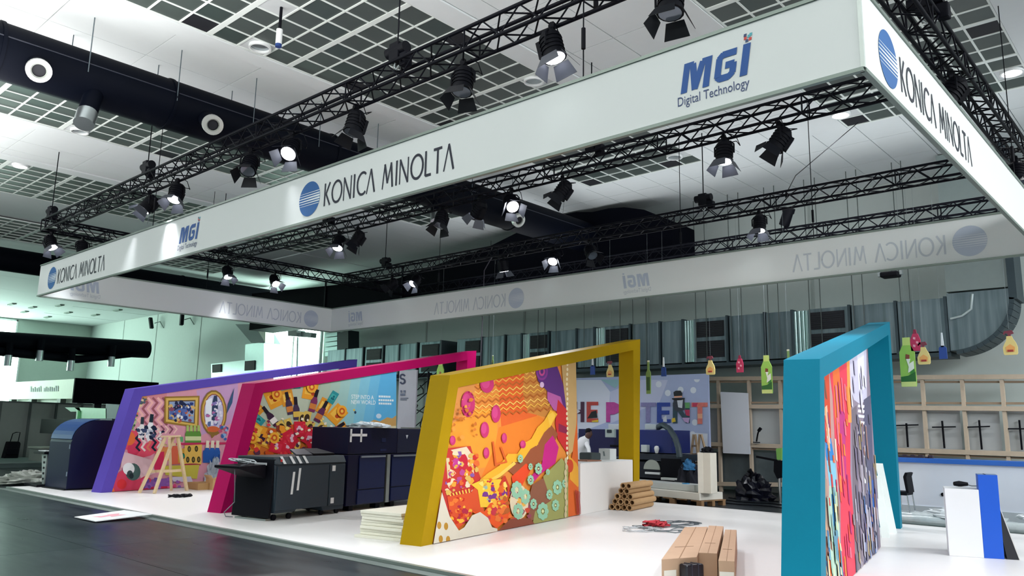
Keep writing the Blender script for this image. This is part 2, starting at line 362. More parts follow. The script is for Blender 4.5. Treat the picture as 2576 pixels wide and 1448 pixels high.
# print showing through the fabric on the inner faces of the back and left sides (seen mirrored)
FA = mat('BDC4CA', .8, noise=0); FA2 = mat('B4BECC', .8, noise=0); FST = mat('D0D6DC', .8, noise=0)
def fB(u, v, e=0): return (u, BD-.024-e, v)
def fL(u, v, e=0): return (.024+e, u, v)
def qB(px, py): p = P(px, py, 1, BD); return p[0], p[2]
def qL(px, py): p = P(px, py, 0, 0); return p[1], p[2]
def mirrored(par, fn, sgn, gpos, mpos):
    for c in gpos:
        globe(par, lambda u, v, e=0: fn(u, v, e), c, gz, gr, FA2, FST, .002)
        m = M(); wordmark(m, lambda a, d: fn(c+sgn*(OFF0+a), gz-.19+d), OFF1, TH); m.build('lettering', FA, par)
    for c in mpos:
        mgi(par, lambda u, v, e=0: fn(c+sgn*u, v, e), 0, mz, (lx1-lx0)/2.42, FA2, True)
        m = M(); text(m, 'Digital Technology', lambda a, d: fn(c+sgn*(a-.03), mz-.155+d), (lx1-lx0)*.99, .12); m.build('lettering', FA, par)
mirrored(fp['back_panel'], fB, -1, [qB(2440, 605)[0], qB(1300, 748)[0]], [qB(1636, 720)[0], qB(913, 800)[0]])
mirrored(fp['left_panel'], fL, -1, [qL(782, 797)[0]], [qL(250, 730)[0]])
# steel wires carrying the banner
for (x, y) in ((17.05, .02), (6.3, .02), (19.95, 7.2), (.02, 4.4), (13.2, BD), (5.2, BD), (16.2, BD)):
    m = M(); m.cyl((x, y, ZT), (x, y, 8.5), .008, 6); m.cyl((x, y, ZT+.35), (x, y, ZT+.6), .025, 8); m.build('suspension_wire', BLK, BAN)

# ================================================================== TRUSSES
TZ, TS = 6.4, .29
chord_m = BLKR
def truss(name, label, ax, a0, a1, b0, hoist=()):
    mid = ((a0+a1)/2, b0+TS/2, TZ) if ax == 0 else (b0+TS/2, (a0+a1)/2, TZ)
    t = thing('lighting_truss', label, 'truss', mid, 'black box trusses over the booth')
    def pt(a, b, z): return (a, b, z) if ax == 0 else (b, a, z)
    for b, z in ((b0, TZ), (b0+TS, TZ), (b0, TZ+TS), (b0+TS, TZ+TS)):
        m = M(); m.cyl(pt(a0, b, z), pt(a1, b, z), .026, 8); m.build('chord', chord_m, t)
    n = max(4, int((a1-a0)/.31)); st = (a1-a0)/n
    off = ORI[t.name]
    mesh = {}
    for face in range(4):
        for sg in (0, 1):
            m = M(); c = [((0, 0), (0, TS)), ((TS, 0), (TS, TS)), ((0, 0), (TS, 0)), ((0, TS), (TS, TS))][face]
            s, e = c if sg == 0 else c[::-1]
            m.cyl(pt(0, s[0], s[1]), pt(st, e[0], e[1]), .0115, 6, caps=False); mesh[face, sg] = m.mesh('brace', chord_m)
    for face in range(4):
        for k in range(n): inst(mesh[face, k % 2], 'brace', t, tuple(np.array(pt(a0+k*st, b0, TZ))-off))
    for k in range(0, n+1, max(1, n//7)):      # joining frames between truss lengths
        m = M()
        for dz in (0, TS): m.cyl(pt(a0+k*st, b0, TZ+dz), pt(a0+k*st, b0+TS, TZ+dz), .013, 6)
        for db in (0, TS): m.cyl(pt(a0+k*st, b0+db, TZ), pt(a0+k*st, b0+db, TZ+TS), .013, 6)
        m.build('end_frame', chord_m, t)
    return t
truss('A', 'black truss above the front face of the banner, nearest the viewer', 0, .22, 19.6, -.08)
truss('B', 'black truss seen just under the front banner, crossing the middle of the booth', 0, .22, 19.6, 4.58)
truss('C', 'black truss crossing the booth between the middle one and the back banner', 0, .22, 19.6, 9.11)
truss('D', 'black truss farthest back, just above the top of the back banner', 0, .22, 19.6, 12.1)
truss('L', 'black truss along the left end of the booth behind the banner corner', 1, -.08, 12.4, -.1)
truss('E', 'black truss along the right end of the booth, at the upper right of the photo', 1, -.08, 12.4, 19.62)

# ================================================================== STAGE LIGHTS
LITM = emit('F2F5FF', 14); LENS = mat('6A7480', .1, .3); DOOR = mat('0A0D16', .5, spec=.3); DOOR_LIT = mat('4C4F58', .5)
_lm = {}
def lamp_meshes(lit, tilt):
    k = (lit, tilt)
    if k in _lm: return _lm[k]
    a = R(tilt); pv = np.array((0, 0, -.30)); d = np.array((0, -math.sin(a), -math.cos(a))); s = np.array((1., 0, 0)); e = np.cross(s, d)
    def q(u, v, w): return pv+s*u+e*v+d*w
    L = []
    m = M(); m.box(-.03, -.03, -.1, .03, .03, .06); m.cyl((0, -.045, 0), (0, .045, 0), .045, 10); L.append(('clamp', m.mesh('clamp', BLK)))
    m = M(); m.tube([(-.2, 0, -.33), (-.2, 0, -.16), (-.14, 0, -.1), (.14, 0, -.1), (.2, 0, -.16), (.2, 0, -.33)], .016, 6); L.append(('yoke', m.mesh('yoke', BLK)))
    m = M(); n = 14
    for (w0, w1, r) in ((-.17, .14, .155), (.14, .17, .175)): m.cyl(q(0, 0, w0), q(0, 0, w1), r, n)
    m.cyl(q(0, 0, -.24), q(0, 0, -.17), .1, n, .15)
    for w in (-.12, -.06, 0, .06): m.cyl(q(0, 0, w), q(0, 0, w+.015), .17, n)
    m.obox(q(-.06, .12, -.15), s*.12, e*.09, d*.26); L.append(('housing', m.mesh('housing', BLK)))
    m = M(); m.cyl(q(0, 0, .165), q(0, 0, .178), .145, 18); L.append(('lens', m.mesh('lens', LITM if lit else LENS)))
    for k2, (ax, ay) in enumerate((((s, e)), ((e, s)), ((-s, e)), ((-e, s)))):
        m = M(); c = q(0, 0, .175)+ax*.17; o = (d*.18+ax*.1)
        p = [c-ay*.12, c+ay*.12, c+ay*.17+o, c-ay*.17+o]; m.prism(p, ax*.006); L.append(('barn_door', m.mesh('barn_door', DOOR_LIT if lit else DOOR)))  # lit lamps get a paler copy of the door paint, glow coloured in
    m = M(); m.tube([q(.05, .05, -.22), q(.16, .16, -.28), (.3, .06, -.2), (.24, .02, -.02), (.12, 0, .05)], .009, 5); L.append(('cable', m.mesh('cable', BLK)))
    _lm[k] = L; return L
def lamp(x, y, label, lit, tilt=35, head=0, z=TZ-.03, power=None, drop=0):
    t = thing('stage_light', label, 'spotlight', (x, y, z), 'stage lights on the trusses'); t.rotation_euler = (0, 0, R(head)); t.scale = (.84, .84, .88)
    for nm, me in lamp_meshes(lit, tilt):
        o = inst(me, nm, t, (0, 0, 0))
        if nm == 'lens' and lit: o['label'] = 'glowing lens'
    if lit:
        a = R(tilt); h = R(head); dv = Vector((math.sin(a)*math.sin(h), -math.sin(a)*math.cos(h), -math.cos(a)))
        lo = Vector((x, y, z-.3))+dv*.5
        spot('stage_light_beam', lo, lo+dv, SPOT_E if power is None else power, 95)
    return t
n = 0
FRT = 'hanging from the front truss'
for i, (x, lit, ti, hd, ds) in enumerate(((.05, 1, 30, 120, 'lit black stage light under the left corner of the front truss'),
        (5.7, 1, 35, -20, 'lit black stage light on the front truss, above the small blue left logo'),
        (6.95, 1, 25, 30, 'lit stage light next right of the one above the small blue logo'),
        (9.7, 0, 30, 40, 'dark stage light on the front truss, left of the round globe emblem'),
        (11.0, 1, 40, 30, 'lit stage light on the front truss, in front of the black round duct'),
        (12.7, 0, 15, -10, 'dark stage light with closed shutters above the black wordmark of the front banner'),
        (15.0, 0, 12, 20, 'dark stage light hanging at the centre of the photo top, pointing straight down'),
        (16.5, 1, 15, 100, 'big black stage light left of the ceiling wire hook'),
        (18.1, 0, 10, 10, 'dark stage light cut off by the photo top, left of the large blue logo'))):
    lamp(x, .14, ds, lit, ti, hd)
for x, lit, ti, hd, ds in ((6.0, 1, 25, 30, 'lit small stage light near the left end of the middle truss'),
        (6.75, 0, 30, -40, 'dark stage light just right of the lit small one on the middle truss'),
        (9.7, 0, 20, 0, 'dark stage light tucked up inside the middle truss under the wordmark'),
        (10.85, 1, 40, -100, 'lit stage light on the middle truss in front of the silver duct nozzle'),
        (11.75, 1, 45, 60, 'lit stage light with broad white shutter left of the round duct nozzle'),
        (13.05, 0, 35, -50, 'dark stage light with a pale shutter hanging from the middle truss'),
        (16.38, 1, 8, 0, 'lit stage light pointing down from the right half of the middle truss'),
        (17.3, 0, 35, -60, 'dark stage light with wide open shutters, rightmost on the middle truss')):
    lamp(x, 4.72, ds, lit, ti, hd)
for x, lit, ti, hd, ds in ((3.7, 1, 40, 0, 'lit stage light above the faint leftmost wordmark of the back banner'),
        (2.6, 0, 45, -60, 'dark stage light left end of the third truss, with a pale open shutter'),
        (7.4, 1, 15, 180, 'lit stage light shining down onto the middle of the back banner'),
        (9.2, 1, 40, 20, 'lit square stage light below the third truss, centre right of the photo'),
        (10.4, 0, 40, 70, 'dark stage light with one pale shutter below the black plenum'),
        (14.9, 1, 10, 0, 'lit broad stage light hanging from the third truss at the right')):
    lamp(x, 9.25, ds, lit, ti, hd)
for y, lit, ti, hd, ds in ((5.0, 1, 25, 90, 'lit stage light on the left end truss, the left one of two'), (6.6, 1, 40, 90, 'lit stage light on the left end truss, the right one of two'), (.9, 0, 20, 90, 'small dark stage light next to the lit corner one at far left')):
    lamp(.05, y, ds, lit, ti, hd)
lamp(19.76, 4.45, 'brightly lit stage light on the right end truss at the upper right', 1, 35, -60)
lamp(19.76, 8.75, 'dark stage light on the right end truss at the right photo edge', 0, 20, 0)
def up_lamp(x, y, label):     # lamps standing on the truss
    t = thing('stage_light', label, 'spotlight', (x, y, TZ+TS+.03), 'stage lights on the trusses')
    m = M(); m.box(-.04, -.05, 0, .04, .05, .12); o = inst(m.mesh('clamp', BLK), 'clamp', t, (0, 0, 0))
    m = M(); m.cyl((-.05, 0, .1), (.12, -.1, .42), .13, 12); m.cyl((.1, -.09, .38), (.15, -.12, .48), .15, 12); inst(m.mesh('housing', BLK), 'housing', t, (0, 0, 0))
    m = M(); m.tube([(-.12, 0, .05), (-.16, .05, .28), (.05, .12, .36)], .012, 6); inst(m.mesh('yoke', BLK), 'yoke', t, (0, 0, 0))
up_lamp(14.25, 12.25, 'dark stage light standing on the farthest truss, right of a lit one')
# chain hoists above the trusses
def hoist(x, y, label, z=TZ+TS):
    t = thing('chain_hoist', label, 'hoist', (x, y, z), 'chain hoists lifting the trusses')
    m = M(); m.box(x-.1, y-.08, z+.06, x+.1, y+.08, z+.34); m.cyl((x-.2, y, z+.24), (x+.2, y, z+.24), .085, 12); m.build('motor', BLK, t, bevel=.015)
    m = M(); m.box(x+.12, y-.07, z-.06, x+.26, y+.07, z+.14); m.build('chain_bag', BLKR, t, bevel=.02)
    m = M(); m.tube([(x-.04, y, z+.06), (x-.05, y, z), (x, y, z-.05), (x+.05, y, z)], .016, 6); m.build('hook', STEEL, t)
    m = M(); m.cyl((x, y, z+.34), (x, y, 8.5), .012, 6); m.build('chain', BLK, t)
for x, y, ds in ((.1, .06, 'chain hoist at the left corner of the front truss'), (5.66, .06, 'chain hoist on the front truss above the left logo, under the black duct'), (13.72, .06, 'chain hoist on the front truss left of centre top, with a grey motor'),
        (.1, 4.72, 'chain hoist where the middle truss meets the left end truss'), (5.44, 4.72, 'chain hoist on the middle truss under the left part of the wordmark'), (13.73, 4.72, 'chain hoist on the middle truss in front of dark ceiling tiles'),
        (2.2, 9.25, 'chain hoist with two wires on the third truss, far left of it'), (13.58, 9.25, 'chain hoist on the third truss in front of pale ceiling panels'), (19.76, 3.4, 'chain hoist on the right end truss near the top of the photo')):
    hoist(x, y, ds)
# bridle wires
for pts, ds in ((((15.3, 2.2, 8.44), (16.6, 1.0, 7.1), (17.02, .3, 6.6)), 'thin steel bridle wire above the top edge of the front banner'), (((16.6, 10.7, 8.44), (15.6, 9.6, 7.15), (15.5, 9.3, 6.7)), 'thin steel bridle wire slanting down to the third truss')):
    m = M(); m.tube(pts, .009, 5); m.cyl(np.array(pts[-1])-(0, 0, .1), pts[-1], .03, 8); tag(m.build('bridle_wire', BLK), ds, 'wire')

# ================================================================== CEILING LIGHTS AND SENSOR
def downlight(x, y, label, lit):
    t = thing('ceiling_downlight', label, 'ceiling light', (x, y, 8.48), 'round ceiling downlights')
    m = M(); m.ring((x, y, 8.44), (x, y, 8.5), .2, .17, 24); m.build('rim', WHT, t)
    m = M(); m.cyl((x, y, 8.485), (x, y, 8.5), .17, 20); m.build('diffuser', emit('FFFFFF', 6) if lit else mat('9AA3A6', .2, .6), t)
    if lit:
        d = bpy.data.lights.new('downlight_lamp', 'SPOT'); d.energy = 260; d.spot_size = R(120); d.spot_blend = .8; d.shadow_soft_size = .15
        o = bpy.data.objects.new('downlight_lamp', d); COL.objects.link(o); o.location = (x, y, 8.4)
for x, y, ds, l in ((9.44, .3, 'unlit round downlight beside the white pendant sensor', 0), (12.4, 4.6, 'unlit round downlight behind the big stage light on the front truss', 0), (16.45, 10.08, 'glowing round downlight under the right part of the front banner', 1),
        (19.64, 10.04, 'glowing round downlight at the right photo edge', 1), (-1.9, -.24, 'glowing round downlight at the far left among green tiles', 1), (12.3, 10.2, 'unlit round downlight beyond the middle truss', 0), (9.4, 5.9, 'unlit round downlight behind the middle truss lamps', 0),
        (2.2, -.2, 'unlit round downlight beside the silver duct outlet', 0)): downlight(x, y, ds, l)
t = thing('pendant_sensor', 'white cylinder with a blue tip hanging from a dark rod at the ceiling', 'sensor', (10.94, -.2, 8.5))
m = M(); m.cyl((10.94, -.2, 8.08), (10.94, -.2, 8.5), .025, 10); m.build('rod', BLK, t)
m = M(); m.cyl((10.94, -.2, 7.84), (10.94, -.2, 8.1), .052, 16); m.build('body', WHT, t)
m = M(); m.cyl((10.94, -.2, 7.79), (10.94, -.2, 7.84), .053, 16); m.build('tip', mat('1C3A78', .4), t)

# ================================================================== BLACK AIR DUCTS
DUCT = mat('020510', .6, noise=.2, scale=2, spec=.08)
t = thing('round_air_duct', 'long black round air duct hanging below the ceiling, upper left', 'duct', (7.66, 3, 7.57))
m = M(); m.cyl((7.66, -9, 7.57), (7.66, 12.69, 7.57), .47, 32); m.build('pipe', DUCT, t)
for y in (-3.35, -.55, 3.1, 6.2, 9.2):
    m = M(); m.ring((7.66, y-.03, 7.57), (7.66, y+.03, 7.57), .49, .46, 32); m.build('flange', DUCT, t)
m = M(); m.cyl((8.12, -9, 7.66), (8.12, 12.6, 7.66), .012, 6); m.build('cable_line', mat('1A1E2C', .5), t)
def nozzle(t, y, x0, z0, vec, L, silver):
    v = np.array(vec, float); v /= np.linalg.norm(v); a = np.array((x0, y, z0)); e = a+v*L
    m = M(); m.cyl(a-v*.15, e-v*.1, .155, 20); o = m.build('nozzle', DUCT, t)
    if silver == 2: m = M(); m.cyl(e-v*.28, e, .165, 20); m.build('nozzle_sleeve', STEEL, o)
    else:
        m = M(); m.ring(e-v*.1, e, .185, .12, 24); m.cyl(e-v*.1, e-v*.02, .18, 24, .1, caps=False); m.build('nozzle_rim', mat('C9CCC8', .35, .5), o)
        m = M(); m.cyl(e-v*.06, e-v*.055, .1, 20); m.build('nozzle_mouth', TPK, o)
for y in (-2.85, .08, 8.7): nozzle(t, y, 8.0, 7.4, (.72, -.12, -.42), .62, 1)
for y in (-1.9, 6.2): nozzle(t, y, 7.9, 7.2, (.35, -.25, -.9), .7, 2)
for y in np.arange(-5.2, 9, 1.55):
    for x in (7.18, 8.14):
        m = M(); m.cyl((x, y, 7.5), (x, y, 8.5), .01, 6); m.build('hanger_rod', mat('59646A', .4, .5), t)
t = thing('round_air_duct', 'black round air duct at the far left, partly hidden by the banner corner', 'duct', (-13.6, 3, 7.9))
m = M(); m.cyl((-13.6, -9, 7.9), (-13.6, 14.5, 7.9), .47, 28); m.build('pipe', DUCT, t)
for y in (-3, 1, 6, 10): m = M(); m.ring((-13.6, y-.03, 7.9), (-13.6, y+.03, 7.9), .49, .46, 28); m.build('flange', DUCT, t)
# black plenum along the back with a swollen right end
pts = [P(px, py, 1, 12.7) for px, py in ((1000, 700), (1230, 620), (1300, 585), (1380, 545), (1450, 533), (1490, 533), (1530, 524), (1570, 521), (1620, 527), (1660, 543), (1690, 556))]
xr = pts[-1][0]
prof = [(-12, 12.7, 6.0), (-12, 12.7, 7.75)]+[(p[0], 12.7, min(p[2], 8.46)) for p in pts]+[(xr, 12.7, 6.0)]
t = thing('ventilation_plenum', 'big black ventilation plenum with a swollen rounded right end behind the back truss', 'duct', (0, 13.5, 7))
m = M(); m.prism(prof, (0, 1.3, 0)); m.build('casing', mat('03040C', .8, spec=.05), t)
for x in (-6, -1, 4): m = M(); m.box(x-.04, 12.66, 6.0, x+.04, 12.7, 7.7); m.build('seam', DUCT, t)
# far left duct, thinner, running along X then ending near the back wall
t = thing('distribution_duct', 'dark horizontal duct with short silver outlets in front of the far left wall', 'duct', (-25, 9, 5.6))
a, c = P(-40, 855, 0, -25.), P(372, 879, 0, -25.); 
m = M(); m.cyl(a, c, .5, 24); m.build('pipe', DUCT, t)
c2 = P(195, 903, 0, -25.)
m = M(); m.cyl(P(-40, 880, 0, -24.4), c2, .22, 16); m.cyl(c2, P(340, 893, 0, -24.6), .22, 16, .1); m.build('lower_branch', DUCT, t)
for px, py in ((20, 905), (100, 893), (178, 918), (280, 908)):
    e = P(px, py, 0, -24.3); m = M(); m.cyl(e+(0, 0, .9), e+(0, 0, .25), .17, 12); o = m.build('outlet', DUCT, t)
    m = M(); m.cyl(e+(0, 0, .25), e-(0, 0, .3), .18, 12); m.build('outlet_sleeve', STEEL, o)

# ================================================================== GALVANISED DUCT ALONG THE BACK WALL
gm = bpy.data.materials.new('galvanised_sheet'); gm.use_nodes = True; nt = gm.node_tree; b = nt.nodes['Principled BSDF']; b.inputs['Metallic'].default_value = .75; b.inputs['Roughness'].default_value = .42
tc = nt.nodes.new('ShaderNodeTexCoord'); mp = nt.nodes.new('ShaderNodeMapping'); mp.inputs['Scale'].default_value = (7, 7, .35); nz = nt.nodes.new('ShaderNodeTexNoise'); nz.inputs['Scale'].default_value = 1.3; nz.inputs['Detail'].default_value = 3
cr = nt.nodes.new('ShaderNodeValToRGB'); cr.color_ramp.elements[0].color = hx('5E7076')+(1,); cr.color_ramp.elements[1].color = hx('8C9CA2')+(1,); cr.color_ramp.elements[0].position = .3; cr.color_ramp.elements[1].position = .75
for a_, c_ in ((tc.outputs['Object'], mp.inputs[0]), (mp.outputs[0], nz.inputs['Vector']), (nz.outputs['Fac'], cr.inputs[0]), (cr.outputs[0], b.inputs['Base Color'])): nt.links.new(a_, c_)
GV = gm; GD = mat('3C4A50', .5, .4)
GY0, GY1, GZ0, GZ1 = 14.1, 14.95, 3.66, 4.93
t = thing('galvanised_duct', 'rectangular galvanised ventilation duct with grilles hanging along the back wall', 'duct', (6, 14.5, GZ0))
def gx_(px): return P(px, 860, 1, GY0)[0]
segs = [(826, 870), (870, 915), (920, 965), (970, 1005), (1003, 1050), (1056, 1110), (1150, 1212), (1212, 1270), (1275, 1312), (1330, 1380), (1385, 1450), (1452, 1495), (1520, 1585), (1590, 1660), (1664, 1718), (1745, 1830), (1835, 1925), (1928, 1995), (2035, 2140), (2145, 2258), (2262, 2385)]
grl = [(925, 960), (1063, 1105), (1172, 1208), (1335, 1378), (1525, 1580), (1752, 1822), (2041, 2128)]
for s_, e_ in segs:
    x0, x1 = gx_(s_), gx_(e_); m = M(); m.box(x0+.01, GY0, GZ0, x1-.01, GY1, GZ1); sec = m.build('duct_section', GV, t, bevel=.01)
    for g0, g1 in grl:
        if s_ <= g0+8 and e_ >= g1-8:
            a, c = gx_(g0), gx_(g1)
            m = M()
            for z0, z1 in ((GZ0+.12, GZ0+.6), (GZ0+.72, GZ0+1.17)):
                m.cur = 0; m.box(a, GY0-.03, z0, c, GY0-.005, z1); m.cur = 1
                for k in range(8): zz = z0+.03+k*(z1-z0-.05)/8; m.box(a+.03, GY0-.045, zz, c-.03, GY0-.03, zz+.015)
            m.build('grille', [TPK, mat('171C24', .5)], sec)
    m = M()
    m.box(x1-.03, GY0-.03, GZ0-.03, x1+.03, GY1+.03, GZ1+.03); m.build('flange', GD, t)
for s_, e_ in ((1312, 1330), (1495, 1520), (1718, 1745), (1995, 2035)):     # bright ribbed connectors
    x0, x1 = gx_(s_), gx_(e_); m = M()
    nrib = 4
    for k in range(nrib): m.cyl((x0+(k+.5)*(x1-x0)/nrib, GY0+.08, GZ0+.02), (x0+(k+.5)*(x1-x0)/nrib, GY0+.08, GZ1-.02), (x1-x0)/nrib*.5, 10)
    m.box(x0, GY0+.08, GZ0+.02, x1, GY1, GZ1-.02); m.build('ribbed_connector', mat('A9C4C2', .3, .7), t)
m = M(); m.box(gx_(826), GY0+.02, GZ0-.13, gx_(2390), GY1, GZ0-.03); m.build('support_rail', GD, t)
for px in (1232, 1355, 1372, 1400, 1470, 1560, 1592, 1625, 1750, 1776, 1838, 1865, 1932, 1958, 2036, 2064, 2146, 2172, 2266, 2290):
    x = P(px, 760, 1, GY0-.03)[0]; m = M(); m.cyl((x, GY0-.04, GZ0), (x, GY0-.04, 8.5), .012, 5); m.build('hanger_wire', mat('454E4C', .6), t)
# right end bend: a half round drum in the wall plane
cx, cz, rr = gx_(2390), GZ0+1.15, 1.15
t = thing('duct_elbow', 'large galvanised duct bend curving up the wall at the right end', 'duct', (cx, 14.5, GZ0))
arcp = [(cx, GY0, GZ0)]+[(cx+1.28*math.sin(a), GY0, cz-rr*math.cos(a)) for a in np.linspace(.1, math.pi/2, 14)]
face = arcp+[(cx+1.28, GY0, GZ0+1.36), (cx, GY0, GZ0+1.36)]
m = M(); m.prism(face, (0, .5, 0)); m.build('bend_cheek', GV, t)
m = M()
n_ = len(arcp)
for i in range(n_-1):
    a, c = np.array(arcp[i]), np.array(arcp[i+1]); m.obox(a-(0, .06, 0), c-a, (0, .85, 0), (.02, 0, -.02) if i == 0 else np.array((.1*math.sin((i)/n_*1.57), 0, -.1*math.cos(i/n_*1.57))))
m.build('bend_back', GD, t)
m = M(); m.box(cx, GY0, GZ0+1.4, cx+1.28, GY0+.5, 8.46); m.build('riser', mat('8E9A98', .45, .5), t)
m = M(); m.box(cx+1.28, GY0-.06, GZ0+1.1, cx+1.44, GY0+.79, 8.46); m.build('riser_side', GD, t)
m = M(); m.tube([(cx+.05, GY0-.015, GZ0+.75), (cx+.3, GY0-.015, GZ0+.8), (cx+.5, GY0-.015, GZ0+.95), (cx+.55, GY0-.015, GZ0+1.3)], .03, 8); m.build('stiffener', mat('B8C4C4', .4, .4), t)
# tapered box on the left of the window
t = thing('tapered_duct', 'pale galvanised duct dropping beside the bright window at the left', 'duct', (-18, 15, 4))
y = 14.6
def Q(px, py, yy=14.6): return P(px, py, 1, yy)
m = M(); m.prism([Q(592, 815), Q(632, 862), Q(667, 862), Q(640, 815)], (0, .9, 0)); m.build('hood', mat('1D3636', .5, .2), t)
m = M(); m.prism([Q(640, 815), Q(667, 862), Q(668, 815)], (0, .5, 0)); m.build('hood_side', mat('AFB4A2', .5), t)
m = M(); m.prism([Q(617, 866), Q(664, 860), Q(664, 935), Q(615, 940)], (0, .6, 0)); m.build('drop', mat('BCD6D2', .35, .3), t)
m = M(); m.prism([Q(617, 908, 14.58), Q(642, 906, 14.58), Q(641, 930, 14.58), Q(616, 932, 14.58)], (0, -.03, 0)); m.build('grille', TPK, t)
t = thing('wall_duct_section', 'pale duct section with a black grille left of the tapered duct', 'duct', tuple(Q(560, 940)))
m = M(); m.prism([Q(531, 915), Q(617, 905), Q(615, 945), Q(531, 950)], (0, .5, 0)); m.build('casing', mat('C2D8D4', .35, .3), t)
m = M(); m.prism([Q(535, 917, 14.58), Q(557, 915, 14.58), Q(557, 935, 14.58), Q(535, 937, 14.58)], (0, -.03, 0)); m.build('grille', TPK, t)
t = thing('window_fan_unit', 'dark ventilator box on a pole in front of the bright window', 'fan', tuple(Q(765, 925, 15)))
m = M(); m.prism([Q(746, 830, 15.3), Q(768, 832, 15.3), Q(768, 848, 15.3), Q(746, 847, 15.3)], (0, -.5, 0)); m.build('box', mat('3E4448', .5), t)
m = M(); m.prism([Q(770, 835, 15.3), Q(797, 838, 15.3), Q(795, 850, 15.3), Q(770, 848, 15.3)], (0, -.3, 0)); m.build('blind', mat('8A9496', .5), t)
m = M(); m.cyl(Q(750, 848, 15.3), Q(748, 935, 15.3), .06, 8); m.v = m.v; u = Q(748, 935, 15.3); m.cyl((u[0], u[1], 0), u, .06, 8); m.build('pole', mat('8C989A', .5), t)
t = thing('louvre_stack', 'striped pale duct riser at the right of the bright window', 'duct', tuple(Q(830, 900)))
for k in range(5):
    m = M(); m.prism([Q(817, 838+k*12), Q(848, 834+k*12), Q(848, 844+k*12), Q(817, 848+k*12)], (0, .5, 0)); m.build('slat', mat('A8C2C0', .35, .4), t)
m = M(); m.prism([Q(849, 838), Q(876, 830), Q(876, 880), Q(849, 884)], (0, .6, 0)); m.build('dark_side', mat('15282C', .6), t)
for px, py, ds in ((385, 812, 'small black speaker on a wall bracket, the left of two'), (460, 803, 'small black speaker on a wall bracket, the right of two')):
    a = P(px, py, 1, 15.3); t = thing('wall_speaker', ds, 'speaker', a, 'speakers on the far wall')
    m = M(); m.obox(a+(-.2, -.1, -.35), (.16, 0, .04), (0, .2, 0), (.12 if px < 400 else -.02, 0, .75) if px > 400 else (-.35, 0, .7)); m.build('cabinet', BLK, t)
    m = M(); m.tube([a+(.0, .1, .0), a+(.3, .3, .1), a+(.5, .48, -.3)], .03, 6); m.build('bracket', mat('7F8C88', .5), t)
t = thing('flood_light', 'black floodlight hanging under the right part of the back banner', 'lamp', P(2240, 690, 1, 12))
a = P(2240, 691, 1, 12.); m = M(); m.box(a[0]-.19, 11.85, a[2]-.06, a[0]+.19, 12.15, a[2]+.06); m.build('housing', BLK, t, bevel=.03); m = M(); m.cyl((a[0], 12.1, a[2]+.05), (a[0], 12.1, 6.39), .012, 6); m.build('drop_rod', BLK, t)
m = M(); m.box(a[0]-.26, 11.95, a[2]-.02, a[0]-.2, 12.05, a[2]+.1); m.box(a[0]+.2, 11.95, a[2]-.02, a[0]+.26, 12.05, a[2]+.1); m.build('bracket', STEEL, t)
for k, (px_, py_) in enumerate(((30, 765), (82, 773), (150, 768), (62, 784), (172, 786), (240, 792), (296, 780), (120, 797))):
    u = P(px_, py_, 2, 8.47); m = M(); m.box(u[0]-.45, u[1]-.12, 8.44, u[0]+.45, u[1]+.12, 8.5); m.box(u[0]-.35, u[1]-.05, 8.42, u[0]+.35, u[1]+.05, 8.44)
    tag(m.build('ceiling_vent', mat('6E7A72', .6)), 'small slot vent in the far left ceiling beyond the banner corner', 'vent', 'small ceiling vents at the far left')
